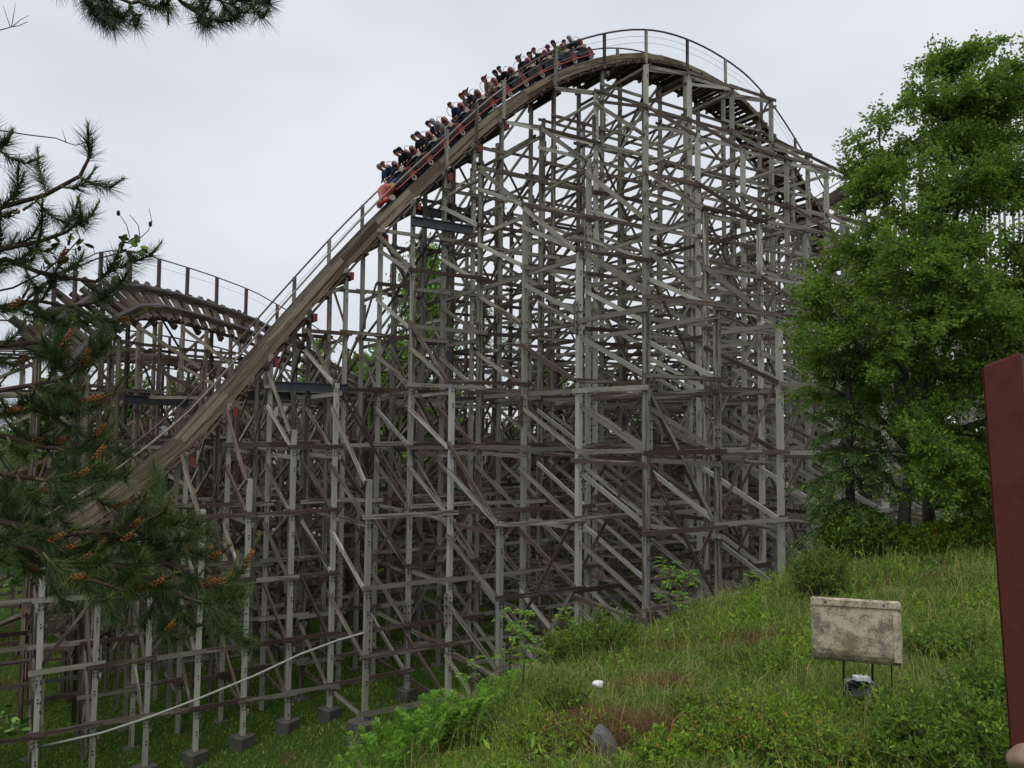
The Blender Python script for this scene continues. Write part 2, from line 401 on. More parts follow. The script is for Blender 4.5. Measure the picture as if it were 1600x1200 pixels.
LEVELS = [20.0, 17.65, 15.3, 12.95, 10.65, 8.35, 6.05, 3.9, 1.6, -0.7, -2.95, -5.2, -7.4, -9.2]
bolt_rows = []           # (point, outward dir) on near posts
def bents(fr, ts, P, Nn, zt, series, post=(0.15, 0.2), mat=M_TIMBER, half=lambda t: False, gap=0.10, brace_p=0.9, sway_p=0.5,
          levels=LEVELS, edge=(0.0, -2.0), foot=None, seed=1, xbrace=True):
    """series: {offset: top(t) or None}; edge: the two lines of posts that carry the track"""
    rr = random.Random(seed)
    offs_all = sorted(set(series) | set(edge))
    tops = {}
    for t in ts:
        p = P(t); n = Nn(t)
        tops[t] = {}
        for so in offs_all:
            x, y = p.x + n.x * so, p.y + n.y * so
            g0 = gz(x, y)
            if so in edge: top = zt(t, so)
            else: top = series[so](t)
            if top is None or top < g0 + 1.0: continue
            tops[t][so] = (Vector((x, y, g0)), top)
            f0 = foot(t, so) if foot else 0.12
            # a post is lapped from lengths: each with a splice block where they meet
            fr.add('post', (x, y, g0 + f0 - .15), (x, y, top), post[0], post[1], (-n.y, n.x, 0), ((M_OUTER_LIT if so > .5 else M_POSTW if so > -3 else M_BROWN if rr.random() < .5 else M_TIMBER) if mat is M_TIMBER else mat), 0.012)  # near posts lightened, far ones browner: weathering plus interior shade put into the colour
            z = g0 + 3.0 + rr.random() * 2
            while z < top - 1.5:
                sd_ = rr.choice((-1, 1))
                tx, ty = -n.y, n.x
                fr.add('splice_block', (x + tx * sd_ * (post[0] / 2 + .045) + n.x * .01, y + ty * sd_ * (post[0] / 2 + .045), z - .55),
                       (x + tx * sd_ * (post[0] / 2 + .045) + n.x * .01, y + ty * sd_ * (post[0] / 2 + .045), z + .55), 0.075, post[1] * .92, (-n.y, n.x, 0), mat, 0.0)
                if so >= 0: bolt_rows.append((Vector((x + tx * sd_ * (post[0] / 2 + .045), y + ty * sd_ * (post[0] / 2 + .045), z)), Vector((n.x, n.y, 0)), post[1] / 2))
                z += 5.0 + rr.random() * 2.2
        # transverse ledgers and braces in the bent
        so_list = sorted(tops[t], reverse=True)
        for a, b in zip(so_list, so_list[1:]):
            if abs(a - b) > 3.6: continue
            pa, ta = tops[t][a]; pb, tb = tops[t][b]
            hi = min(ta, tb); glo = max(pa.z, pb.z) + 0.4
            tx = Vector((-n.y, n.x, 0)); side = 1 if rr.random() < .8 else -1
            o = tx * side * (post[0] / 2 + 0.04)
            ext = Vector((n.x, n.y, 0)) * 0.22
            for lv in levels:
                z = lv - 0.32 + rr.uniform(-.08, .08)
                if glo < z < hi + 0.1 and rr.random() > gap:
                    fr.add('ledger', Vector((pa.x, pa.y, z)) + o + ext, Vector((pb.x, pb.y, z)) + o - ext, 0.15, 0.055, (0, 0, 1), mat, 0.03)
            outer, inner = (a, b) if abs(a + 1) > abs(b + 1) else (b, a)
            po, to = tops[t][outer]; pi, ti = tops[t][inner]
            o2 = -o
            if a in edge and b in edge:
                sgn = rr.random() < .5
                for i, lv in enumerate(levels[:-1]):
                    z1, z0 = lv, levels[i + 1]
                    if z1 < hi and z0 > glo and rr.random() < brace_p:
                        qa, qb = (pa, pb) if (i % 2 == 0) == sgn else (pb, pa)
                        fr.add('brace', Vector((qa.x, qa.y, z1)) + o2, Vector((qb.x, qb.y, z0)) + o2, 0.12, 0.05, (0, 0, 1), mat, 0.05)
            else:
                for lv in levels:
                    z0 = lv
                    z1 = lv + 1.5
                    if z0 < to + .1 and z1 < ti + .05 and z0 > glo - .3 and rr.random() < brace_p:
                        fr.add('brace', Vector((pi.x, pi.y, z1)) + o2, Vector((po.x, po.y, z0)) + o2, 0.15, 0.065, (0, 0, 1), (M_OUTER_LIT if (mat is M_TIMBER and outer > .5 and rr.random() < .6) else mat), 0.04)
                if to < ti - 1.2:
                    fr.add('brace', Vector((pi.x, pi.y, min(ti - .1, to + 2.4))) + o2 * 1.05, Vector((po.x, po.y, to - .1)) + o2 * 1.05, 0.16, 0.07, (0, 0, 1), mat, 0.03)
    # girts along the run, and sway braces
    for so in offs_all:
        chain = [t for t in ts if so in tops[t]]
        for t0, t1 in zip(chain, chain[1:]):
            if abs(t1 - t0) > 3.6: continue
            p0, a0 = tops[t0][so]; p1, a1 = tops[t1][so]
            n0 = Nn(t0); hi = min(a0, a1); glo = max(p0.z, p1.z) + .5
            o = Vector((n0.x, n0.y, 0)) * (post[1] / 2 + 0.04) * (1 if so > -1 else -1)
            dv = (p1 - p0); dv.z = 0; dv.normalize(); ext = dv * 0.24
            for lv in levels:
                z = lv + rr.uniform(-.06, .06)
                if glo < z < hi + .12 and rr.random() > gap * 1.2:
                    fr.add('girt', Vector((p0.x, p0.y, z)) + o - ext, Vector((p1.x, p1.y, z)) + o + ext, 0.155, 0.055, (0, 0, 1),
                           M_BROWN if rr.random() < .33 else mat, 0.03)
            if xbrace:
                wide = abs(t1 - t0) > 2.2
                for i in range(0, len(levels) - 2):
                    z1, z0 = levels[i], levels[i + 2] if wide else levels[i + 1]
                    if z1 < hi + .1 and z0 > glo and rr.random() < sway_p * (0.62 if wide else .8):
                        qa, qb = (p0, p1) if rr.random() < .55 else (p1, p0)
                        fr.add('sway_brace', Vector((qa.x, qa.y, z1)) - o * 1.1, Vector((qb.x, qb.y, z0)) - o * 1.1, 0.10, 0.05, (0, 0, 1),
                               M_BROWN if rr.random() < .5 else mat, 0.06)
    return tops

# ---- main hill: straight in plan, coming from behind the right-hand tree, over the top and down to the left, nearing the camera
TV = Vector((-.848, -.530, 0)); NV = Vector((.530, -.848, 0)); P0 = Vector((6.9, 41.0, 0))
def pA(t): return P0 + TV * t
def nA(t): return NV
ZA_T = [-34, -30, -26, -22, -18, -15, -13, -10, -8, -6, -4.5, -3, -1.5, 0, 2.83, 5.86, 8.83, 10.3, 11.8, 13.3, 14.8, 16.3, 17.8, 19.3, 20.8, 22.3, 23.8, 25.3, 26.8, 28.3, 29.8, 31.3, 34, 44]
ZA_Z = [-2, .6, 3.9, 7.4, 11.0, 13.9, 15.85, 18.4, 19.55, 20.15, 20.4, 20.5, 20.45, 20.2, 19.2, 17.55, 15.25, 13.85, 12.25, 10.7, 9.05, 7.3, 5.45, 3.55, 1.6, -.25, -1.65, -2.85, -3.9, -4.8, -5.5, -6.1, -6.6, -6.8]
def cubic(xs, ys):
    xs = np.array(xs, float); ys = np.array(ys, float); m = np.gradient(ys, xs)
    def f(t):
        i = int(np.clip(np.searchsorted(xs, t) - 1, 0, len(xs) - 2)); h = xs[i + 1] - xs[i]; u = (t - xs[i]) / h
        return float((2 * u**3 - 3 * u**2 + 1) * ys[i] + (u**3 - 2 * u**2 + u) * h * m[i] + (-2 * u**3 + 3 * u**2) * ys[i + 1] + (u**3 - u**2) * h * m[i + 1])
    return f
zA = cubic(ZA_T, ZA_Z)
TA3 = [-24, -21, -18, -15, -12, -9, -6, -3, 0, 2.83, 5.86, 8.83, 11.8, 14.8, 17.8, 20.8, 23.8, 26.8, 29.8, 32.8]
TAh = [10.3, 13.3, 16.3, 19.3, 22.3, 25.3, 28.3, 31.3]
TA = sorted(TA3 + TAh)
def tab(xs, ys, lo=None, hi=None):
    def f(t):
        if lo is not None and t < lo: return None
        if hi is not None and t > hi: return None
        return float(np.interp(t, xs, ys))
    return f
def only3(f): return lambda t: f(t) if t in TA3 else None
near1 = tab([-24, -18, -12, -9, -6, 0, 2.83, 5.86, 8.83, 11.8, 14.8, 17.8, 20.8, 23.8, 26.8, 29.8, 34], [2, 7, 12.6, 15.4, 17.75, 17.75, 17.4, 15.35, 13.2, 10.8, 6.3, 1.6, -1.8, -3.7, -4.3, -6.0, -6.6])
def s1(t): return near1(t) if (t in TA3 or t > 18.5) else None
s2 = only3(tab([-24, -18, -12, -9, 2.83, 5.86, 8.83, 11.8, 14.8, 17.8, 18.5], [0, 5, 10, 13.0, 13.0, 12.4, 10.7, 8.4, 1.7, -1.7, -2], hi=18.5))
s3 = only3(tab([-24, -12, -6, 5.86, 8.83, 11.8, 14.8], [-2, 5, 8.4, 8.4, 7.7, 6.1, -2.9], hi=15))
s4 = only3(tab([-12, -6, 5.86, 11.8, 13], [2, 3.8, 3.8, 4.2, 4], lo=-13, hi=13))
def upto(f, m): return lambda t: (None if t > m else f(t))
def low(f, d, cap):
    def h(t):
        if t <= 9: return f(t)
        if t > 31: return None
        return min(zA(t) - d, cap)
    return h
def far(f, d): return lambda t: (None if f(t) is None else f(t) + d)
G = 3.35
hill = thing('wooden_coaster_hill', 'tall grey timber coaster hill with criss-cross frame, carrying the red train', 'roller coaster', (pA(6).x, pA(6).y, -10.2))
FA = Frame(hill)
def ztA(t, so): return zA(t) - 0.72
def footA(t, so): return 0.55 if (so > 0 and t > 4) else 0.2
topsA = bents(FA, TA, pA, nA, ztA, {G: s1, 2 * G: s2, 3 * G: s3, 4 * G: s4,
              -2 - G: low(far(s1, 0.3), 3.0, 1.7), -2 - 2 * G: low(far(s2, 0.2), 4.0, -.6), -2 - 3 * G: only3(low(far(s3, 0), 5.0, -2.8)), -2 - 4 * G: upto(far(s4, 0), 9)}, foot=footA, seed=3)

# ---- track bed: laminated stacks, ties, running boards, steel strip, handrails
def lerp(a, b, u): return a + (b - a) * u
def track(fr, root, t0, t1, step, P, Nn, zt, bank, lay=(0.2, 0.2, 0.2), tie=0.75, deck=None, matS=M_TRACK, tie_over=(0.35, 0.35), tie_rag=0.0, tie_w=0.11, tie_mat=M_BROWN):
    def frame(t):
        e = 0.05
        p = P(t); p = Vector((p.x, p.y, zt(t)))
        q = P(t + e); q = Vector((q.x, q.y, zt(t + e)))
        f = (q - p).normalized(); n = Nn(t)
        b = bank(t); z0 = f.cross(n); z0 = z0 if z0.z > 0 else -z0
        lat = (n * math.cos(b) + z0 * math.sin(b)); up = (z0 * math.cos(b) - n * math.sin(b))
        return p, f, lat, up
    def pt(t, s, h):
        p, f, lat, up = frame(t)
        return p + P_off(t) + lat * (s + 1.0) + up * h
    def P_off(t): return -Nn(t) * 1.0                 # centre line lies one metre behind the near posts
    ts = np.arange(t0, t1 + 1e-6, step)
    for i in range(len(ts) - 1):
        a, b = ts[i], ts[i + 1]
        for s0 in (-0.28, -1.72):
            h = 0.0
            for k, th in enumerate(lay):
                up = frame(a)[3]; lat = frame(a)[2]
                wob = random.uniform(-.006, .006)
                fr.add('track_plank', pt(a, s0 + wob, h - th / 2), pt(b, s0 + wob, h - th / 2), th - 0.014, 0.24 + 0.05 * (k % 2), up, matS, 0.004)
                h -= th
            fr.add('running_strip', pt(a, s0, 0.014), pt(b, s0, 0.014), 0.025, 0.13, frame(a)[3], M_RAILSTEEL, 0)
        for s0 in (0.06, -2.06):
            fr.add('walk_board', pt(a, s0, -0.60), pt(b, s0, -0.60), 0.06, 0.26, frame(a)[3], M_BROWN, 0.01)
    hh = -sum(lay)
    for t in np.arange(t0, t1, tie):
        up = frame(t)[3]; rag = random.random() < .5
        fr.add('tie', pt(t, tie_over[0] + (tie_rag * random.random() if rag else 0), hh - .1), pt(t, -2 - tie_over[1] - (tie_rag * random.random() if not rag else 0), hh - .1), 0.19, tie_w, up, tie_mat, 0.015)
    if deck:
        for t in np.arange(deck[0], deck[1], 0.31):
            up = frame(t)[3]
            fr.add('deck_board', pt(t, 0.12, hh + .03), pt(t, -2.12, hh + .03), 0.05, 0.235, up, M_BROWN, 0.012)
    return frame, pt
frA, ptA = track(FA, hill, -24, 33, 1.5, pA, nA, zA, lambda t: 0.0, lay=(0.23, 0.05, 0.24), tie=0.8, deck=(-18, 7.0))

def handrail(root, posts, rail_h, P, s, zt, t0, t1, mat, step=0.75, r=0.05, wires=(0.45, 0.8), post_w=0.11, from_h=-0.75, fr=None, matp=None):
    mb = MB(); tt = np.arange(t0, t1 + .01, step)
    pts = []
    for t in tt:
        p = P(t) + (NV if not callable(s) else Vector((0, 0, 0))) * (s if not callable(s) else 0)
        pts.append(Vector((p.x, p.y, zt(t) + rail_h)))
    mb.tube(pts, r, 6); mb.build('handrail', mat, root, True)
    for h in wires:
        MB().tube([p - Vector((0, 0, rail_h - h)) for p in pts], 0.009, 4).build('guard_wire', M_WIRE, root)
    for t in posts:
        p = P(t) + NV * s
        fr.add('handrail_post', (p.x, p.y, zt(t) + from_h), (p.x, p.y, zt(t) + rail_h), post_w, post_w * 1.3, tuple(NV), matp or M_TIMBER, 0.01)
RAIL_A = [t for t in TA if -19 < t < 13]
handrail(hill, RAIL_A, 1.12, pA, 0.18, zA, -20, 9.0, M_HANDRAIL, fr=FA, wires=(0.4, 0.75))
handrail(hill, [], 0.78, pA, 0.20, lambda t: zA(t), 8.8, 33, M_PALERAIL, fr=FA, wires=(), r=0.04)
handrail(hill, [t for t in TA if t > 13], 0.95, pA, -2.2, zA, 9, 33, M_HANDRAIL, fr=FA, wires=(0.5,), r=0.04)
handrail(hill, [t for t in TA if -19 < t < 9], 1.1, pA, -2.2, zA, -19, 9, M_HANDRAIL, fr=FA, wires=(0.5,), r=0.04)
for t in TA:
    if 7 < t < 30:                                     # ledger ends painted red under the near edge of the drop
        p = pA(t)
        a = Vector((p.x, p.y, zA(t) - 1.05)) + NV * .24
        FA.add('cap_beam', a - NV * 2.7 - TV * .16, a - TV * .16, 0.30, 0.14, (0, 0, 1), M_BROWN, 0.0)
        MB().box((0, 0, 0), (.03, .075, .155), Matrix.Translation(a + NV * .035 - TV * .16) @ Matrix.Rotation(math.atan2(NV.y, NV.x), 4, 'Z')).build('painted_beam_end', M_REDEND, hill)
    elif -16 < t <= 7:
        p = pA(t); a = Vector((p.x, p.y, zA(t) - 0.98)) + NV * .3
        FA.add('cap_beam', a - NV * 2.8 - TV * .17, a - TV * .17, 0.30, 0.14, (0, 0, 1), M_BROWN, 0.0)

def ibeam(name, a, b, h, root, w=0.2):
    a = Vector(a); b = Vector(b); x = (b - a); l = x.length; x /= l
    y = Vector((0, 0, 1)).cross(x).normalized(); z = x.cross(y)
    t = 0.035
    poly = [(-w/2, -h/2), (w/2, -h/2), (w/2, -h/2 + t), (t/2, -h/2 + t), (t/2, h/2 - t), (w/2, h/2 - t), (w/2, h/2), (-w/2, h/2), (-w/2, h/2 - t), (-t/2, h/2 - t), (-t/2, -h/2 + t), (-w/2, -h/2 + t)]
    v = [a + y * p + z * q for p, q in poly] + [b + y * p + z * q for p, q in poly]
    n = len(poly)
    f = [(0, 1, 2, 3, 10, 11), (4, 5, 6, 7, 8, 9), (3, 4, 9, 10)]
    f = f + [tuple(i + n for i in q[::-1]) for q in f] + [(i, i + n, (i + 1) % n + n, (i + 1) % n) for i in range(n)]
    return MB().add(v, f).build(name, M_STEEL, root)
def onA(t, s, z): p = pA(t) + NV * s; return Vector((p.x, p.y, z))
ibeam('steel_girder', onA(13.5, .28, 8.95), onA(10.45, .28, 8.95), .4, hill)
ibeam('steel_girder', onA(12.2, -2.3, 10.25), onA(8.6, -2.3, 10.25), .4, hill)
ibeam('steel_girder', onA(19.2, .25, 1.6), onA(16.2, .25, 1.6), .34, hill)
ibeam('steel_girder', onA(19.0, -2.3, 1.55), onA(14.9, -2.3, 1.55), .34, hill)
ibeam('steel_girder', onA(20.4, -2.3, 1.3), onA(17.6, -2.3, 1.3), .34, hill)

# footings under the near posts
ft = {}
def footing(root, p, w, h, up):
    key = (round(w, 1), round(h, 1))
    if key not in ft:
        bm = bmesh.new(); bmesh.ops.create_cube(bm, size=1)
        bmesh.ops.scale(bm, vec=(key[0], key[0], key[1]), verts=bm.verts)
        bmesh.ops.bevel(bm, geom=bm.edges[:], offset=0.035, segments=1, affect='EDGES')
        me = bpy.data.meshes.new('footing'); bm.to_mesh(me); bm.free(); me.materials.append(M_CONC); ft[key] = me
    obj('footing', ft[key], None, root, Matrix.Translation((p.x, p.y, p.z + up - key[1] / 2)) @ Matrix.Rotation(R(58 + random.uniform(-6, 6)), 4, 'Z'))
for t in TA:
    for so, (p, top) in topsA[t].items():
        if so >= -2.1 and t > 2 and p.z < -8.5:
            big = (t == 17.8 and abs(so - 2 * G) < .1)
            if so > 0 or t in TA3: footing(hill, p, 0.8 if big else (.62 if so > 0 else .5), 1.4 if big else 0.8, footA(t, so) + (.25 if big else -.12))

# bolts, joined: too small to pick out singly
BV, BF = [], []
def bolts_mesh():
    k = 0
    c = np.array([(sx * .5, sy * .5, sz * .5) for sz in (-1, 1) for sy in (-1, 1) for sx in (-1, 1)])
    for p, n, d in bolt_rows:
        if p.y > 40: continue
        tx = Vector((-n.y, n.x, 0))
        for dz in (-.42, -.16, .16, .42):
            q = p + n * (d + 0.0) + Vector((0, 0, dz))
            A = np.array([(tx.x, n.x, 0), (tx.y, n.y, 0), (0, 0, 1)])
            for off in (-.05, .1):
                v = (c * np.array([.035, .06, .05])) @ A.T + np.array(q + tx * off)
                BV.append(v); BF.append(np.array(BOXF) + 8 * k); k += 1
bolts_mesh()
# pairs of bolts where girts cross the near posts
k = len(BV)
c8 = np.array([(sx * .5, sy * .5, sz * .5) for sz in (-1, 1) for sy in (-1, 1) for sx in (-1, 1)])
for t in TA:
    for so, (p, top) in topsA[t].items():
        if so < -.1 or p.y > 42: continue
        for lv in LEVELS:
            for dz in (-.30, -.2, .04, -.75, -.85):
                z = lv + dz
                if p.z + .5 < z < top - .05:
                    A = np.array([(-NV.y, NV.x, 0), (NV.x, NV.y, 0), (0, 0, 1)]).T
                    A = np.array([(TV.x, NV.x, 0), (TV.y, NV.y, 0), (0, 0, 1)])
                    q = p + NV * .105; q.z = z
                    for off in ((-.05, .05) if dz > -.5 else (0,)):
                        v = (c8 * np.array([.035, .04, .04])) @ A.T + np.array(q + TV * off)
                        BV.append(v); BF.append(np.array(BOXF) + 8 * k); k += 1
bo = obj('bolt', mesh_np('bolts', np.concatenate(BV), np.concatenate(BF)), M_BOLT, hill); bo['kind'] = 'stuff'
FA.build()

# ---- second run: parallel behind the hill, climbing left into a banked turn
DB = 14.0
Q0 = P0 - NV * DB
TB_A, RB = 14.0, 12.0
def pB(t):
    if t <= TB_A: return Q0 + TV * t
    c = Q0 + TV * TB_A + NV * RB; f = (t - TB_A) / RB
    return c + (-NV * math.cos(f) + TV * math.sin(f)) * RB
def nB(t):
    if t <= TB_A: return NV
    f = (t - TB_A) / RB; return (NV * math.cos(f) - TV * math.sin(f))
zB = cubic([-40, -30, -20, -12, -6, 0, 4, 9, 12, 14.5, 16, 17.5, 19, 20.25, 21.5, 23, 24, 25.5, 28, 31, 36], [-3, -3, -2.5, -2, -1.6, -.6, .7, 2.5, 3.8, 5.0, 5.75, 6.15, 6.42, 6.55, 6.62, 6.5, 6.2, 5.3, 3.8, 2.2, 0])
bkB = lambda t: float(np.interp(t, [2, 9, 13, 18, 40], [0, R(-22), R(-40), R(-46), R(-46)]))
curve = thing('wooden_coaster_curve', 'lower brown timber coaster run behind the drop, climbing into a banked turn at left', 'roller coaster', (pB(18).x, pB(18).y, -10.2))
FB = Frame(curve)
TB = sorted(list(np.arange(-27, 5, 3.0)) + list(np.arange(6, 29.5, 1.5)))
def ztB(t, so): return zB(t) - 0.75 + (1 if so == 0.0 else -1) * math.sin(bkB(t)) * .9
e3 = lambda t: abs(((t - 6) / 3.0) - round((t - 6) / 3.0)) < .01
topsB = bents(FB, TB, pB, nB, ztB, {G: lambda t: (zB(t) - 3.4 if (t > 8 and t < 26 and e3(t)) else None), 2 * G: lambda t: (zB(t) - 7.5 if (t > 11 and t < 23 and e3(t)) else None),
              -2 - G: lambda t: (zB(t) - 1.2 if (e3(t) and t < 29) else None)},
              mat=M_TAN, seed=5, post=(.14, .17), gap=.08, brace_p=.8, sway_p=.7, edge=(0.0, -2.0))
frB, ptB = track(FB, curve, -20, 29.5, 1.5, pB, nB, zB, bkB, lay=(0.12, 0.12), tie=0.56, matS=M_TAN, tie_over=(.3, .35), tie_rag=.12, tie_w=.26, tie_mat=M_TAN)
for t in TB:
    if t > 3: FB.add('tie', ptB(t, .5, -.68), ptB(t, -2.95, -.68), .28, .2, tuple(frB(t)[3]), M_BROWN, .02)
FB.build(240)
pts = [ptB(t, -2.3, 0) + Vector((0, 0, 1.25)) for t in np.arange(-20, 29.6, .75)]
MB().tube(pts, .035, 5).build('handrail', M_HANDRAIL, curve, True)
for h in (.45,): MB().tube([p - Vector((0, 0, h)) for p in pts], .008, 4).build('guard_wire', M_WIRE, curve)
FB2 = Frame(curve)
for t in TB:
    if t > -18:
        p = ptB(t, -2.3, 0)
        FB2.add('handrail_post', p - Vector((0, 0, .5)), p + Vector((0, 0, 1.25)), .13, .16, tuple(nB(t)), M_HANDRAIL, .01)
FB2.build()
def onB(t, s, z): p = pB(t) + nB(t) * s; return Vector((p.x, p.y, z))
ibeam('steel_girder', onB(25.5, .3, 1.2), onB(20.5, .3, 1.2), .42, curve)

# ---- far runs: fill the depth behind
def far_run(name, label, off, zf, t0, t1, seed, mat, ser=True, dstep=3.0):
    O = P0 - NV * off
    pf = lambda t: O + TV * t
    th = thing(name, label, 'roller coaster', (pf((t0 + t1) / 2).x, pf((t0 + t1) / 2).y, -10.2))
    F = Frame(th); tt = list(np.arange(t0, t1, dstep))
    s = {G: lambda t: zf(t) - 3.5, -2 - G: lambda t: zf(t) - 4} if ser else {}
    bents(F, tt, pf, nA, lambda t, so: zf(t) - .6, s, mat=mat, seed=seed, post=(.15, .2), gap=.15, brace_p=.8, sway_p=.6)
    track(F, th, t0, t1, 1.5, pf, nA, zf, lambda t: 0.0, lay=(.2, .2), tie=.8, matS=M_BROWN)
    F.build(220)
    q = [pf(t) + NV * .2 + Vector((0, 0, zf(t) + 1.1)) for t in np.arange(t0, t1 + .1, 1.5)]
    MB().tube(q, .05, 5).build('handrail', M_HANDRAIL, th, True)
    F2 = Frame(th)
    for t in tt:
        p = pf(t) + NV * .2
        F2.add('handrail_post', (p.x, p.y, zf(t) - .5), (p.x, p.y, zf(t) + 1.1), .11, .15, tuple(NV), M_TIMBER, .01)
    F2.build()
    return th
far_run('wooden_coaster_lift', 'long straight timber lift rising to the upper right behind the leafy tree', 10.5,
        cubic([-70, -62, -45, -29, -20, -14], [43, 38, 28.2, 19, 13.8, 10.5]), -68, -15, 11, M_TIMBER, ser=False)
far_run('wooden_coaster_return', 'low distant timber coaster run seen through the frames behind the main hill', 27,
        cubic([-40, -28, -16, -6, 4, 12, 20, 30], [2, 3.5, 1, -3, -2.2, .8, -1, -4]), -36, 24, 13, M_BROWN)

far_run('wooden_coaster_inner_run', 'brown timber coaster run just behind and below the banked turn at left', 20.5,
        cubic([6, 10, 14, 18, 22, 26, 34], [.6, 1.7, 3.0, 4.0, 4.5, 4.7, 4.2]), 8, 34, 17, M_TAN, dstep=1.5)

# ------------------------------------------------------------------ train
M_RED = plain('train_red', (0.45, 0.06, 0.04), 0.4, 0, 0.15, 4, 0.5)
M_DKRED = plain('train_dark_red', (0.15, 0.018, 0.017), 0.45, 0, 0.15, 4, 0.4)
M_HEAD = plain('headrest_red', (0.34, 0.10, 0.095), 0.55, 0, 0.2, 5)
M_SEATBK = plain('seat_black', (0.022, 0.021, 0.022), 0.6)
M_SEATGY = plain('seat_grey', (0.03, 0.029, 0.028), 0.7)
M_CREAM = plain('cream_pad', (0.42, 0.38, 0.28), 0.6)
M_HOOP = plain('hoop_metal', (0.40, 0.39, 0.38), 0.4, 0.5)
M_TYRE = plain('wheel_ring', (0.36, 0.33, 0.30), 0.6)
M_GOLD = plain('gold_emblem', (0.50, 0.36, 0.09), 0.5)
# arc length along the hill's track
tt_ = np.linspace(0, 24, 961); zz_ = np.array([zA(t) for t in tt_])
ss_ = np.concatenate([[0], np.cumsum(np.hypot(np.diff(tt_), np.diff(zz_)))])
T_NOSE = 14.1
S_NOSE = float(np.interp(T_NOSE, tt_, ss_))
PITCH = 1.165
train = thing('coaster_train', 'red and black coaster train full of riders starting down the drop', 'train', (pA(9).x, pA(9).y, zA(9)))
def row_frame(i):
    s = S_NOSE - 1.05 - i * PITCH
    t = float(np.interp(s, ss_, tt_)); e = .25
    p = pA(t) - NV * 1.0; p = Vector((p.x, p.y, zA(t) + .04))
    a = pA(t - e); b = pA(t + e)
    x = Vector((b.x - a.x, b.y - a.y, zA(t + e) - zA(t - e))).normalized()
    y = NV.copy(); z = x.cross(y).normalized()
    return Matrix(((x.x, y.x, z.x, p.x), (x.y, y.y, z.y, p.y), (x.z, y.z, z.z, p.z), (0, 0, 0, 1)))
def arc(c, r, a0, a1, n, plane='xz', y=0.0):
    return [(c[0] + r * math.cos(a0 + (a1 - a0) * i / n), y, c[1] + r * math.sin(a0 + (a1 - a0) * i / n)) for i in range(n + 1)]
def car_meshes():
    m = {}
    b = MB()                                              # floor pan and under-frame
    b.prism([(-.58, .20), (.58, .20), (.56, .30), (-.56, .30)], -.60, .60)
    b.box((-.1, 0, .12), (.40, .45, .09)); b.box((-.46, 0, .10), (.05, .72, .05))
    m['car_body'] = (b.mesh('car_body', [M_SEATBK]), [Matrix()])
    b = MB(); b.tube([(-.6, .64, .26), (-.2, .66, .235), (.25, .66, .235), (.58, .64, .26)], .024, 6)
    m['side_rail'] = (b.mesh('side_rail', [M_RED], True), [Matrix(), Matrix.Diagonal((1, -1, 1, 1))])
    b = MB(); b.prism([(-.70, .17), (-.64, .26), (-.55, .305), (-.44, .31), (-.34, .27), (-.27, .20), (-.34, .22), (-.44, .25), (-.55, .24)], .64, .78)
    m['wheel_guard'] = (b.mesh('wheel_guard', [M_RED]), [Matrix(), Matrix.Diagonal((1, -1, 1, 1))])
    b = MB()
    ring = []
    for j in range(16):
        a = 2 * math.pi * j / 16
        ring.append((-.46 + .13 * math.cos(a), .13 + .13 * math.sin(a), -.46 + .06 * math.cos(a), .13 + .06 * math.sin(a)))
    v = [(q[0], y, q[1]) for y in (.66, .75) for q in ring] + [(q[2], y, q[3]) for y in (.66, .75) for q in ring]
    f = []
    for j in range(16):
        k = (j + 1) % 16
        f += [(j, k, k + 16, j + 16), (32 + j, 48 + j, 48 + k, 32 + k), (16 + j, 16 + k, 48 + k, 48 + j), (k, j, 32 + j, 32 + k)]
    b.add(v, f)
    b.box((-.46, .68, .13), (.03, .03, .03))
    m['wheel'] = (b.mesh('wheel', [M_TYRE]), [Matrix(), Matrix.Diagonal((1, -1, 1, 1))])
    b = MB()                                              # bucket: dark grey sides, black shell
    b.prism([(-.40, .30), (.18, .30), (.28, .40), (.18, .56), (.0, .62), (-.22, .70), (-.38, .68), (-.44, .55)], .575, .63, 1)
    b.prism([(-.40, .30), (.18, .30), (.28, .40), (.18, .56), (.0, .62), (-.22, .70), (-.38, .68), (-.44, .55)], -.63, -.575, 1)
    b.prism([(-.40, .30), (.34, .30), (.34, .40), (-.22, .44), (-.30, .78), (-.40, .78)], -.57, .57, 0)
    m['seat'] = (b.mesh('seat', [M_SEATBK, M_SEATGY]), [Matrix()])
    b = MB()                                              # curved red shell behind the bucket
    n = 8; outer = [(-.44 - .13 * math.sin(math.pi * i / n * .9), .28 + .52 * i / n) for i in range(n + 1)]
    inner = [(x + .045, z) for x, z in outer][::-1]
    b.prism([(-.76, .27)] + [(-.60 + .17 * math.cos(math.pi * (1 - i / 9)), .32 + .34 * math.sin(math.pi * i / 9)) for i in range(10)] + [(-.44, .27)], -.615, .615)
    m['back_shell'] = (b.mesh('back_shell', [M_DKRED]), [Matrix()])
    b = MB()                                              # seat back plate with slots, oval
    n = 14; pl = [(.26 * math.cos(2 * math.pi * j / n) * (1.0), .96 + .27 * math.sin(2 * math.pi * j / n)) for j in range(n)]
    v = [(-.37 + (z - .98) * -.18, y, z) for y, z in pl] + [(-.30 + (z - .98) * -.18, y, z) for y, z in pl]
    b.add(v, [tuple(range(n)), tuple(range(2 * n - 1, n - 1, -1))] + [(i, i + n, (i + 1) % n + n, (i + 1) % n) for i in range(n)])
    b.box((-.335, .02, 1.03), (.06, .15, .022), mi=1); b.box((-.335, -.02, .93), (.06, .12, .02), mi=1)
    me = b.mesh('headrest', [M_HEAD, M_SEATBK])
    m['headrest'] = (me, [Matrix.Translation((0, .31, 0)), Matrix.Translation((0, -.31, 0))])
    b = MB(); pts = []
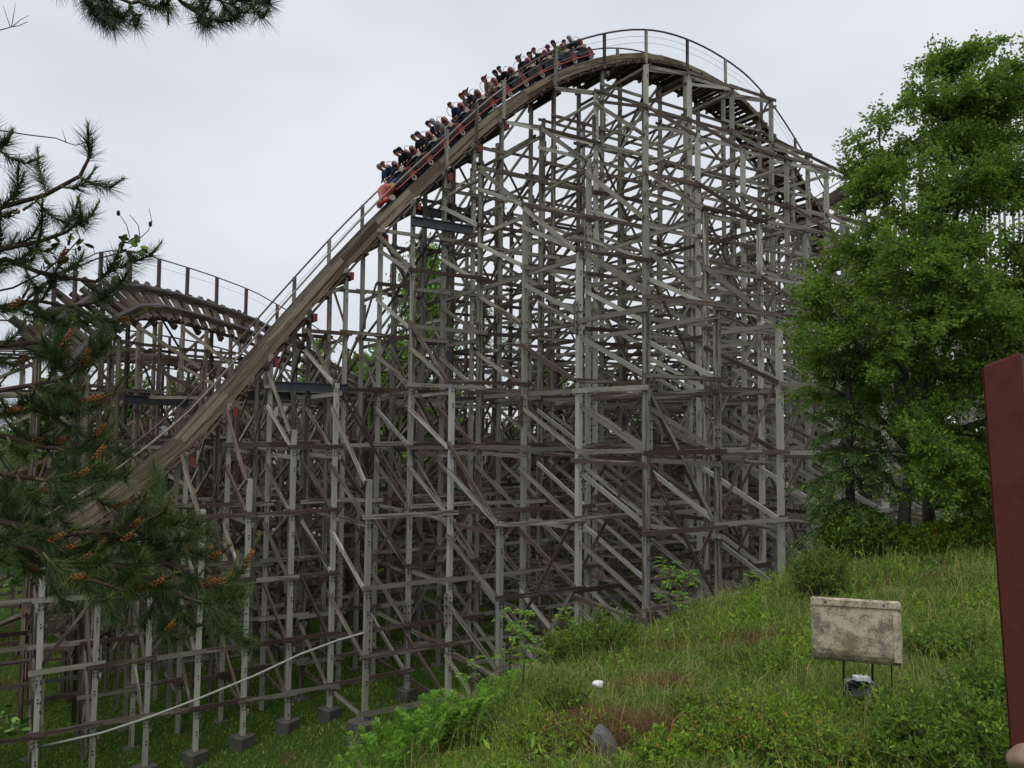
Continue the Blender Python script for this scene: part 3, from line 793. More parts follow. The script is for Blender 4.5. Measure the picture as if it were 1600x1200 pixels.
    for j in range(13):
        a = -.35 + (math.pi + .7) * j / 12
        pts.append((-.30 + .16 * math.sin(a * .5 + .2), .27 * math.cos(a), 1.05 + .30 * math.sin(a)))
    b.tube(pts, .014, 5)
    m['grab_hoop'] = (b.mesh('grab_hoop', [M_HOOP], True), [Matrix.Translation((0, .31, 0)), Matrix.Translation((0, -.31, 0))])
    b = MB(); b.tube([(-.22, .585, .74), (.0, .57, .80), (.20, .5, .76), (.27, .30, .70), (.27, .12, .70)], .025, 6)
    m['lap_bar'] = (b.mesh('lap_bar', [M_HOOP], True), [Matrix(), Matrix.Diagonal((1, -1, 1, 1))])
    b = MB(); b.prism([(-.36, .68), (-.16, .66), (-.12, .74), (-.18, .82), (-.34, .83)], .60, .72)
    m['hinge_pad'] = (b.mesh('hinge_pad', [M_CREAM]), [Matrix(), Matrix.Diagonal((1, -1, 1, 1))])
    return m
CM = car_meshes()
NROW = 12
for i in range(NROW):
    F = row_frame(i)
    body = obj('car_body', CM['car_body'][0], None, train, F)
    PINV[body.name] = F.inverted()
    for nm, (me, Ms) in CM.items():
        if nm == 'car_body': continue
        for m in Ms: obj(nm, me, None, body, F @ m)
# nose
F = row_frame(0)
b = MB()
secs = [(.50, .60, .22, .62), (.66, .58, .20, .78), (.80, .50, .17, .74), (.95, .40, .15, .52), (1.10, .30, .14, .42), (1.22, .22, .15, .38)]
v = []; f = []; n = 12
for (x, hw, z0, z1) in secs:
    for j in range(n):
        a = 2 * math.pi * j / n; v.append((x, hw * math.copysign(abs(math.cos(a)) ** .6, math.cos(a)), (z0 + z1) / 2 + (z1 - z0) / 2 * math.copysign(abs(math.sin(a)) ** .7, math.sin(a))))
for i in range(len(secs) - 1):
    for j in range(n): f.append((i * n + j, i * n + (j + 1) % n, (i + 1) * n + (j + 1) % n, (i + 1) * n + j))
f += [tuple(range(n))[::-1], tuple((len(secs) - 1) * n + j for j in range(n))]
b.add(v, f)
nose = b.build('nose', [M_RED], train, True, F); PINV[nose.name] = F.inverted()
b = MB(); b.sphere((1.27, 0, .25), .17, 12, 8, sc=(1, 1.15, 1)); b.sphere((1.05, .28, .2), .13, 10, 6, sc=(1.8, 1, 1)); b.sphere((1.05, -.28, .2), .13, 10, 6, sc=(1.8, 1, 1))
b.build('nose_bumper', M_RED, nose, True, F)
b = MB(); n = 12
v = [(.665 + .0, .60, .5)]; 
for s_ in (1, -1):
    b = MB(); q = [(.56 + .13 * math.cos(2 * math.pi * j / n), s_ * .600, .53 + .1 * math.sin(2 * math.pi * j / n)) for j in range(n)]
    b.add(q + [(x, y + s_ * .02, z) for x, y, z in q], [tuple(range(n)), tuple(range(n, 2 * n))] + [(j, (j + 1) % n, (j + 1) % n + n, j + n) for j in range(n)])
    b.build('emblem', M_GOLD, nose, False, F)
b = MB(); q = [(.755 - .0, .15 * math.cos(2 * math.pi * j / n), .60 + .1 * math.sin(2 * math.pi * j / n)) for j in range(n)]
for (x, y) in ((1.02, .72), (1.02, -.72)):
    bb = MB(); ring = [(x + .13 * math.cos(2 * math.pi * j / 14), .13 + .13 * math.sin(2 * math.pi * j / 14)) for j in range(14)]
    bb.prism(ring, y - .05, y + .05); bb.build('wheel', M_TYRE, nose, False, F)

# ------------------------------------------------------------------ riders
def cloth(name, c): return plain('cloth_' + name, c, 0.85, 0, 0.2, 14, 0.1)
CL = {k: cloth(k, c) for k, c in dict(navy=(.018, .025, .055), black=(.014, .014, .017), charcoal=(.035, .035, .04), grey=(.17, .17, .17), paleblue=(.32, .36, .42),
      blue=(.04, .08, .19), jeans=(.07, .12, .23), green=(.09, .16, .03), beige=(.2, .16, .13), brown=(.07, .045, .03), white=(.45, .47, .5), maroon=(.12, .02, .025)).items()}
SK = {'fair': plain('skin_fair', (.46, .25, .18), .6, 0, .08), 'tan': plain('skin_tan', (.34, .17, .11), .6, 0, .08)}
def rider_mesh(variant):
    rr = random.Random(variant)
    lean = [.08, .0, .15, .05][variant]; tw = [0, .25, -.3, .5][variant]
    J = {'pel': ((-.06, 0, .47), .145, .17), 'wai': ((-.08 + lean * .4, 0, .64), .15, .19), 'che': ((-.09 + lean, 0, .86), .15, .215), 'nec': ((-.06 + lean * 1.2, 0, 1.05), .055, .055),
         'jaw': ((-.02 + lean * 1.3, 0, 1.13), .075, .07), 'hed': ((-.03 + lean * 1.35, 0, 1.235), .105, .088), 'top': ((-.03 + lean * 1.35, 0, 1.30), .075, .065)}
    E = [('pel', 'wai'), ('wai', 'che'), ('che', 'nec'), ('nec', 'jaw'), ('jaw', 'hed'), ('hed', 'top')]
    for s, k in ((1, 'l'), (-1, 'r')):
        up = .03 * rr.uniform(-1, 1)
        J['sho' + k] = ((-.08 + lean, s * .20, .96), .085, .085); J['elb' + k] = ((.08 + lean * .6, s * .25, .76 + up), .068, .066)
        J['wri' + k] = ((.23, s * .13, .74 + up), .036, .036); J['han' + k] = ((.31, s * .12, .74), .042, .03)
        J['hip' + k] = ((-.02, s * .10, .46), .10, .10); J['kne' + k] = ((.34, s * .13, .55), .075, .075); J['ank' + k] = ((.42, s * .13, .33), .05, .05); J['toe' + k] = ((.53, s * .14, .31), .045, .035)
        E += [('che', 'sho' + k), ('sho' + k, 'elb' + k), ('elb' + k, 'wri' + k), ('wri' + k, 'han' + k), ('pel', 'hip' + k), ('hip' + k, 'kne' + k), ('kne' + k, 'ank' + k), ('ank' + k, 'toe' + k)]
    names = list(J); me = bpy.data.meshes.new('rider_base')
    me.from_pydata([J[n][0] for n in names], [(names.index(a), names.index(b)) for a, b in E], [])
    o = bpy.data.objects.new('rider_base', me); COL.objects.link(o)
    sm = o.modifiers.new('s', 'SKIN'); sm.use_smooth_shade = True
    for i, n in enumerate(names):
        sv = me.skin_vertices[0].data[i]; sv.radius = (J[n][1], J[n][2]); sv.use_root = (n == 'pel')
    ss = o.modifiers.new('d', 'SUBSURF'); ss.levels = 1; ss.render_levels = 1
    dg = bpy.context.evaluated_depsgraph_get(); dg.update()
    m2 = bpy.data.meshes.new_from_object(o.evaluated_get(dg)); m2.name = 'rider_body'
    bpy.data.objects.remove(o); bpy.data.meshes.remove(me)
    hz = 1.07; mi = []
    for p in m2.polygons:
        c = p.center
        if c.z > hz: mi.append(0)
        elif c.x > .22 and c.z > .66 and abs(c.y) < .2: mi.append(0)
        elif c.x > .05 and c.z < .66 or c.z < .54: mi.append(2)
        else: mi.append(1)
    m2.materials.clear()
    for m in (SK['fair'], CL['navy'], CL['jeans']): m2.materials.append(m)
    m2.polygons.foreach_set('material_index', mi); m2.polygons.foreach_set('use_smooth', [True] * len(mi))
    hc = Vector(J['hed'][0])
    # face: nose, eyes, mouth; and hair shapes
    b = MB(); b.sphere(hc + Vector((.098, 0, -.015)), .022, 6, 4, 0, (1, .7, 1.2))
    for s in (1, -1):
        b.sphere(hc + Vector((.085, s * .035, .015)), .013, 6, 4, 1); b.sphere(hc + Vector((-.0, s * .088, -.01)), .024, 6, 4, 0, (1, .5, 1.3))
    b.box(hc + Vector((.085, 0, -.065)), (.01, .025, .006), mi=2)
    face = b.mesh('face', [SK['fair'], CL['black'], CL['maroon']])
    def cap(full, back, long=0):
        bb = MB(); nu, nv = 12, 7; v = []
        for i in range(nv + 1):
            th = math.pi * (.62 if full else .52) * i / nv
            for j in range(nu):
                ph = 2 * math.pi * j / nu; fx = math.sin(th) * math.cos(ph)
                cut = 1.0
                r_ = .118
                x = r_ * 1.05 * fx; y = r_ * .95 * math.sin(th) * math.sin(ph); z = r_ * math.cos(th)
                if fx > .55 and z < .05: x *= .82; z = max(z, .04)
                v.append(hc + Vector((x - .012, y, z + .025)))
        f = [(i * nu + j, (i + 1) * nu + j, (i + 1) * nu + (j + 1) % nu, i * nu + (j + 1) % nu) for i in range(nv) for j in range(nu)]
        bb.add(v, f)
        if long: bb.tube([hc + Vector((-.06, 0, .03)), hc + Vector((-.16, .02, .06)), hc + Vector((-.27, .05, .12))], [.07, .055, .012], 7)
        if back: bb.sphere(hc + Vector((-.05, 0, -.06)), .10, 10, 6, 0, (.8, 1.0, 1.3))
        if full == 2: bb.box(hc + Vector((.12, 0, .06)), (.06, .07, .008))
        return bb.mesh('hair', [CL['brown']], True)
    return m2, face, {'short': cap(False, False), 'hood': cap(True, True), 'flying': cap(False, True, 1), 'cap': cap(2, False)}
RV = [rider_mesh(i) for i in range(4)]
ROWS = ['front', 'second', 'third', 'fourth', 'fifth', 'sixth', 'seventh', 'eighth', 'ninth', 'tenth', 'eleventh', 'rearmost']
# (jacket, trousers, skin, hair style, hair colour, words) near side, far side
RD = [
 (('navy', 'jeans', 'fair', 'short', 'brown', 'short brown hair and navy jacket'), ('blue', 'jeans', 'tan', 'short', 'grey', 'grey hair and blue jacket')),
 (('black', 'charcoal', 'tan', 'hood', 'black', 'black hood and black jacket'), ('black', 'charcoal', 'fair', 'short', 'black', 'short black hair and dark jacket')),
 (('charcoal', 'black', 'fair', 'hood', 'charcoal', 'charcoal hood up'), ('black', 'black', 'fair', 'short', 'brown', 'brown hair and black jacket')),
 (('grey', 'jeans', 'fair', 'hood', 'paleblue', 'pale hood and grey hoodie'), ('navy', 'black', 'fair', 'short', 'black', 'black hair and navy jacket')),
 (('navy', 'black', 'tan', 'short', 'brown', 'cropped brown hair and navy jacket'), None),
 (('charcoal', 'charcoal', 'fair', 'flying', 'brown', 'long brown hair and charcoal jacket'), ('grey', 'black', 'fair', 'flying', 'maroon', 'reddish hair and grey jacket')),
 (('beige', 'charcoal', 'fair', 'flying', 'maroon', 'long red hair blown back and beige jacket'), None),
 (('black', 'charcoal', 'fair', 'short', 'black', 'dark hair and black jacket'), ('black', 'black', 'tan', 'hood', 'black', 'dark hood up')),
 (('black', 'black', 'tan', 'flying', 'brown', 'brown hair blown upward and black jacket'), None),
 (('charcoal', 'charcoal', 'fair', 'short', 'maroon', 'reddish hair and dark jacket'), ('black', 'jeans', 'fair', 'flying', 'black', 'long black hair')),
 (('green', 'jeans', 'tan', 'hood', 'navy', 'dark hood and green top'), ('navy', 'jeans', 'tan', 'cap', 'maroon', 'maroon cap and navy jacket')),
 (('black', 'paleblue', 'fair', 'hood', 'white', 'pale grey hood and black jacket'), ('navy', 'black', 'fair', 'short', 'navy', 'dark hair and navy jacket')),
]
for i in range(NROW):
    F = row_frame(i)
    for side, rd in zip((1, -1), RD[i]):
        if rd is None: continue
        jk, tr, sk, hs, hc_, words = rd
        var = (i * 2 + (side < 0)) % 4
        body, face, hairs = RV[var]
        where = ('near seat,' if side > 0 else 'far seat,')
        M = F @ Matrix.Translation((0.0, side * .31, .03)) @ Matrix.Rotation(random.uniform(-.06, .06), 4, 'Z') @ Matrix.Translation((.02, 0, -.05)) @ Matrix.Scale(1.13, 4)
        o = obj('person', body, None, None, M)
        tag(o, f'rider with {words}, {where} {ROWS[i]} row', 'person', 'riders in the coaster train')
        for k, m in enumerate((SK[sk], CL[jk], CL[tr])):
            o.material_slots[k].link = 'OBJECT'; o.material_slots[k].material = m
        PINV[o.name] = M.inverted()
        fo = obj('face', face, None, o, M); fo.material_slots[0].link = 'OBJECT'; fo.material_slots[0].material = SK[sk]
        h = obj('hood' if hs == 'hood' else 'cap' if hs == 'cap' else 'hair', hairs[hs], None, o, M)
        h.material_slots[0].link = 'OBJECT'; h.material_slots[0].material = CL[hc_]

# ------------------------------------------------------------------ foliage helpers
def unit(v): return v / np.maximum(np.linalg.norm(v, axis=-1, keepdims=True), 1e-9)
def leaves(name, c, d, ln, wd, mat, parent=None, rnd=None, fold=0.25, M=None):
    """folded four-corner leaves: base, left, tip, right"""
    n = len(c); d = unit(d)
    a = unit(rng.normal(size=(n, 3))); s = unit(np.cross(d, a)); u = np.cross(s, d)
    ln = np.broadcast_to(np.asarray(ln, float), (n,))[:, None]; wd = np.broadcast_to(np.asarray(wd, float), (n,))[:, None]
    mid = c + d * ln * .45 + u * wd * fold
    V = np.stack([c, mid + s * wd * .5, c + d * ln, mid - s * wd * .5], 1).reshape(-1, 3)
    F = np.arange(4 * n).reshape(n, 4)
    if rnd is None: rnd = rng.random(n)
    me = mesh_np(name, V, F, None, np.repeat(rnd, 4)); me.materials.append(mat)
    return obj(name, me, None, parent)
def bez(a, b, c, n):
    u = np.linspace(0, 1, n)[:, None]; a, b, c = map(np.asarray, (a, b, c))
    return (1 - u) ** 2 * a + 2 * u * (1 - u) * b + u ** 2 * c

def in_poly(x, y, poly):
    r = False; n = len(poly)
    for i in range(n):
        x1, y1 = poly[i]; x2, y2 = poly[(i + 1) % n]
        if (y1 > y) != (y2 > y) and x < (x2 - x1) * (y - y1) / (y2 - y1) + x1: r = not r
    return r

# ---- the big leafy tree at right
def big_tree():
    base = Vector((8.5, 17.3, 0)); base.z = gz(base.x, base.y) - .1
    tr = thing('leafy_tree', 'large broad green deciduous tree at right in front of the coaster', 'tree', base)
    poly = [(1488, 85), (1515, 100), (1535, 85), (1565, 105), (1625, 120), (1660, 210), (1690, 350), (1690, 600), (1680, 790), (1600, 815), (1480, 810), (1400, 800), (1345, 740), (1310, 640),
            (1290, 570), (1268, 490), (1290, 430), (1310, 385), (1338, 320), (1350, 270), (1352, 235), (1378, 205), (1400, 180), (1420, 155), (1450, 135), (1460, 95)]
    cl = []
    while len(cl) < 235:
        px = rng.uniform(1210, 1690); py = rng.uniform(50, 800)
        if not in_poly(px, py, poly): continue
        h = (py - 50) / 750
        dep = (0.8 + 2.2 * min(1, h * 1.6)); Y = 17.3 + rng.uniform(-dep, dep)
        # thinner lower right, so the frame behind shows through
        if py > 640 and rng.random() < .2: continue
        q = at(px, py, 17.3); cl.append(np.array([q.x, Y, q.z]))
    # edge sprays
    for px, py in [(1485, 85), (1535, 90), (1450, 105), (1405, 160), (1345, 222), (1340, 265), (1325, 345), (1288, 395), (1250, 475), (1262, 545), (1585, 95), (1280, 440), (1252, 510), (1370, 205), (1330, 300)]:
        q = at(px, py, 17.3); cl.append(np.array([q.x, 17.3 + rng.uniform(-.8, .8), q.z]))
    for k in range(110):
        px, py = (rng.uniform(1540, 1690), rng.uniform(140, 620)) if k < 62 else (rng.uniform(1370, 1600), rng.uniform(440, 790))
        q = at(px, py, 17.3); cl.append(np.array([q.x, 17.3 + (rng.uniform(-2.6, 1.5) if k < 62 else rng.uniform(-2.8, -.6)), q.z]))
    cl = np.array(cl)
    wood = MB()
    fork = base + Vector((.35, .1, 2.2))
    stems = [[base, base + Vector((.1, 0, 1.1)), fork],]
    wood.tube(stems[0], [.15, .125, .11], 9)
    limbs = []
    for (px, py, dy) in [(1480, 120, 0), (1400, 200, .8), (1330, 330, -.6), (1560, 180, .5), (1290, 480, -.3), (1650, 400, -.5), (1560, 480, 1.2), (1400, 430, -1.3), (1450, 580, 1.4), (1680, 640, .4), (1300, 600, .5)]:
        e = at(px, py, 17.3); e.y += dy
        m = lerp(fork, e, .45) + Vector((random.uniform(-.3, .3), random.uniform(-.3, .3), .5))
        p = bez(fork, m, e, 9); limbs.append(p)
        wood.tube([Vector(q) for q in p], list(np.linspace(.11, .02, 9)), 7)
    tr2 = base + Vector((1.15, 1.0, 0)); tr2.z = gz(tr2.x, tr2.y) - .1
    q2 = at(1470, 400, 18.3)
    p = bez(tr2, tr2 + Vector((-.1, 0, 3.2)), q2, 9); limbs.append(p); wood.tube([Vector(q) for q in p], list(np.linspace(.15, .03, 9)), 8)
    allp = np.concatenate(limbs)
    C, D = [], []
    for k, q in enumerate(cl):
        i = int(np.argmin(np.linalg.norm(allp - q, axis=1) + 0.6 * np.maximum(0, allp[:, 2] - q[2])))
        a = allp[i]; mid = (a + q) / 2 + np.array([0, 0, .25]) + rng.normal(0, .1, 3)
        pts = bez(a, mid, q + np.array([0, 0, .1]), 6)
        wood.tube([Vector(v) for v in pts], list(np.linspace(.028, .007, 6)), 5, cap=False)
        n = int(rng.uniform(420, 760))
        rad = rng.uniform(.32, .62)
        # leaves sit along little side twigs
        ntw = 20
        for w in range(ntw):
            st = pts[rng.integers(2, 6)]; dr = unit(rng.normal(size=3) * np.array([1, 1, .65]) + np.array([0, 0, .15]))
            ln = rad * rng.uniform(.6, 1.25); e = st + dr * ln
            wood.tube([Vector(st), Vector(e)], [.006, .002], 3, cap=False)
            m = n // ntw; u = rng.uniform(.15, 1.05, m)[:, None]
            C.append(st + (e - st) * u + rng.normal(0, .05, (m, 3))); D.append(dr * .7 + rng.normal(0, .75, (m, 3)) + np.array([0, 0, -.25]))
    C = np.concatenate(C); D = np.concatenate(D); n = len(C)
    zt = (C[:, 2] - C[:, 2].min()) / (np.ptp(C[:, 2]))
    rn = np.clip(rng.normal(.45, .22, n), 0, 1)
    leaves('crown', C, D, rng.uniform(.06, .12, n), rng.uniform(.038, .066, n), M_LEAF, tr, rn)
    wood.build('trunk', M_GREYBARK, tr, True)
big_tree()

# ---- spruce beside it
def spruce(name, label, base, H, rad, mat, nb=16, per=9, tw=.5, parent=None, group=None, seed=0, size=1.0, low=0.12):
    rr = np.random.default_rng(seed)
    t = thing(name, label, 'tree', base, group)
    b = Vector(base); wood = MB()
    wood.tube([b, b + Vector((0, 0, H * .5)), b + Vector((0, 0, H))], [rad * .07 + .03, rad * .045 + .02, .012], 7)
    C, D, Ln = [], [], []
    for i in range(nb):
        h = low + (1 - low) * min(.98, (i + rr.uniform(-.45, .45)) / nb if i else 0); L = rad * (1 - h) ** .8 * rr.uniform(.75, 1.1) + .12
        for k in range(per):
            a = 2 * math.pi * (k + rr.random() * .7) / per + i; h = float(np.clip(h + rr.normal(0, .018), .02, .99)); L_k = L * rr.uniform(.65, 1.15)
            st = np.array([b.x, b.y, b.z + H * h]); dr = np.array([math.cos(a), math.sin(a), 0])
            p = bez(st, st + dr * L_k * .6 + np.array([0, 0, .05 * L]), st + dr * L_k + np.array([0, 0, -rr.uniform(.15, .45) * L]), 5)
            wood.tube([Vector(q) for q in p], list(np.linspace(.018 * size, .004, 5)), 3, cap=False)
            m = max(4, int(26 * L * tw / size))
            for u in rr.uniform(.12, 1.0, m):
                q = p[0] * (1 - u) ** 2 + 2 * u * (1 - u) * (p[0] * .4 + p[2] * .6) + p[4] * u * u if False else (p[min(4, int(u * 4))] * (1 - (u * 4) % 1) + p[min(4, int(u * 4) + 1)] * ((u * 4) % 1))
                sd_ = rr.choice((-1, 1)); side = np.array([-dr[1], dr[0], 0]) * sd_
                ln = rr.uniform(.18, .42) * size * (1.1 - .5 * u)
                dd = dr * .5 + side * rr.uniform(.1, .9) + np.array([0, 0, -rr.uniform(.15, 1.0)]); dd /= np.linalg.norm(dd)
                nn = 8
                uu = np.linspace(0, 1, nn)[:, None]
                C.append(q + dd * ln * uu); D.append(dd * .8 + rr.normal(0, .55, (nn, 3))); Ln.append(np.full(nn, 1.0))
    C = np.concatenate(C); D = np.concatenate(D); n = len(C)
    rn = np.clip(np.tile(np.linspace(.1, .8, 8), n // 8) * rr.uniform(.5, 1.25, n), 0, 1)
    leaves('crown', C, D, rr.uniform(.07, .12, n) * size, rr.uniform(.016, .03, n) * size, mat, t, rn)
    wood.build('trunk', M_BARK, t, True)
    return t
sb = Vector((7.45, 17.4, 0)); sb.z = gz(sb.x, sb.y) - .1
spruce('spruce_tree', 'drooping dark spruce tucked under the left side of the leafy tree', sb, 6.0, 1.25, M_SPRUCE, nb=15, per=8, tw=1.6, seed=4)

# ---- far trees behind the coaster
def round_tree(name, label, px, py_top, Y, rx, mat, nl, leaf, group='trees behind the coaster', zbase=None, low=0.12, weep=0.0, seed=0, shape=1.0):
    rr = np.random.default_rng(seed + 100)
    top = at(px, py_top, Y); z0 = gz(top.x, Y) if zbase is None else zbase
    b = Vector((top.x, Y, z0)); H = top.z - z0
    t = thing(name, label, 'tree', b, group)
    wood = MB(); wood.tube([b, b + Vector((.1, 0, H * .5)), b + Vector((0, 0, H * .95))], [.2, .13, .03], 7)
    C, D = [], []
    ncl = 70
    for k in range(ncl):
        h = low + (1 - low) * rr.random() ** .85
        prof = math.sin(math.pi * min(1, (h - low) / (1 - low) * .84 + .16)) ** .75 * shape
        a = rr.uniform(0, 2 * math.pi); r = rx * prof * rr.uniform(.35, 1.0)
        q = np.array([b.x + r * math.cos(a), b.y + r * math.sin(a), z0 + H * h])
        st = np.array([b.x, b.y, z0 + H * max(.08, h - .12)])
        wood.tube([Vector(st), Vector((st + q) / 2 + np.array([0, 0, .3])), Vector(q)], [.05, .03, .01], 4, cap=False)
        m = nl // ncl; sp = rx * rr.uniform(.14, .26)
        off = rr.normal(0, 1, (m, 3)) * np.array([sp, sp, sp * (.7 + weep)]); off[:, 2] -= weep * np.abs(rr.normal(0, sp * 1.5, m))
        C.append(q + off); D.append(rr.normal(0, 1, (m, 3)) + np.array([0, 0, -.3 - weep * 2]))
    C = np.concatenate(C); D = np.concatenate(D); n = len(C)
    leaves('crown', C, D, rr.uniform(.7, 1.3, n) * leaf, rr.uniform(.4, .75, n) * leaf, mat, t)
    wood.build('trunk', M_GREYBARK, t, True)
round_tree('birch_tree', 'tall pale green birch rising behind the coaster, left of the dark spruce', 665, 392, 72, 3.4, M_BIRCH, 22000, .42, weep=.7, seed=1)
round_tree('bushy_tree', 'lower bright green tree behind the coaster at the foot of the tall birch', 612, 545, 68, 3.6, M_BIRCH, 14000, .42, seed=2)
b0 = at(757, 432, 78); spruce('spruce_tree', 'dark pointed spruce behind the coaster, right of the tall birch', (b0.x, 78, gz(b0.x, 78)), b0.z - gz(b0.x, 78), 3.4, M_SPRUCE, 22, 9, .3, group='trees behind the coaster', seed=6, size=2.6)
b0 = at(800, 470, 84); spruce('spruce_tree', 'slim dark spruce behind the coaster, farther right of the tall birch', (b0.x, 84, gz(b0.x, 84)), b0.z - gz(b0.x, 84), 3.0, M_SPRUCE, 20, 8, .3, group='trees behind the coaster', seed=7, size=2.6)
FT = [(500, 535, 120, 4.0, 3, 'faint distant tree between the drop and the banked turn'), (562, 560, 110, 3.6, 4, 'faint distant tree just left of the bright birch group'),
      (850, 560, 92, 4.2, 5, 'dark green tree behind the coaster just right of the spruces'), (930, 590, 90, 4.0, 6, 'dark tree behind the densest frames under the crest'),
      (1030, 585, 95, 4.5, 7, 'dark tree behind the coaster below the hill top'), (1130, 600, 90, 4.2, 8, 'dark tree behind the coaster right of the hill top'),
      (1220, 590, 96, 4.5, 9, 'dark tree behind the coaster beside the leafy tree'), (400, 588, 100, 4.5, 10, 'low tree behind the banked turn frames'),
      (300, 592, 98, 4.2, 11, 'low tree behind the left part of the banked turn'), (200, 585, 96, 4.5, 12, 'low tree behind the pine branches at left'),
      (90, 600, 90, 4.5, 13, 'low tree far behind the left pine branches'), (1400, 560, 98, 5, 14, 'dark tree far behind the leafy tree'), (1560, 540, 100, 5, 15, 'dark tree behind the red post side of the leafy tree'),
      (700, 600, 98, 4.0, 16, 'low green tree behind the frames below the birch')]
for px, py, Y, rx, sd_, lab in FT:
    round_tree('background_tree', lab, px, py, Y, rx, M_DARKLEAF if px > 640 or px < 480 else M_BIRCH, 5200, .75, seed=sd_, low=.06)

# ---- grey building far behind
def building():
    c = at(535, 660, 88)
    b = thing('grey_building', 'pale building with grey roof glimpsed through the frames at left centre', 'building', (c.x, 88, gz(c.x, 88)))
    z0 = gz(c.x, 88); Mx = Matrix.Translation((c.x, 88, 0)) @ Matrix.Rotation(R(-12), 4, 'Z')
    Mw = plain('pale_render', (.40, .37, .33), .9, 0, .15, 1.5); Mr = plain('roof_sheet', (.12, .115, .12), .8, 0, .2, 2); Mg = plain('window_glass', (.03, .035, .04), .15, 0, .1); Mf = plain('white_frame', (.55, .55, .53), .6)
    w = MB().box((0, 0, (z0 + 1.0) / 2), (6.5, 4, (1.0 - z0) / 2), Mx).build('wall', Mw, b)
    v = [(-6.9, -4.5, .95), (6.9, -4.5, .95), (6.9, 4.5, .95), (-6.9, 4.5, .95), (-6.9, 0, 3.3), (6.9, 0, 3.3)]
    MB().add([Mx @ Vector(p) for p in v], [(0, 1, 5, 4), (2, 3, 4, 5), (0, 4, 3), (1, 2, 5), (0, 3, 2, 1)]).build('roof', Mr, b)
    for i in range(5):
        for zz in (-.9, -4.0):
            x = -5 + i * 2.5
            f = MB().box((x, -4.03, zz), (.75, .05, .75), Mx).build('window', Mf, b)
            MB().box((x, -4.09, zz), (.62, .02, .62), Mx).build('pane', Mg, f)
building()

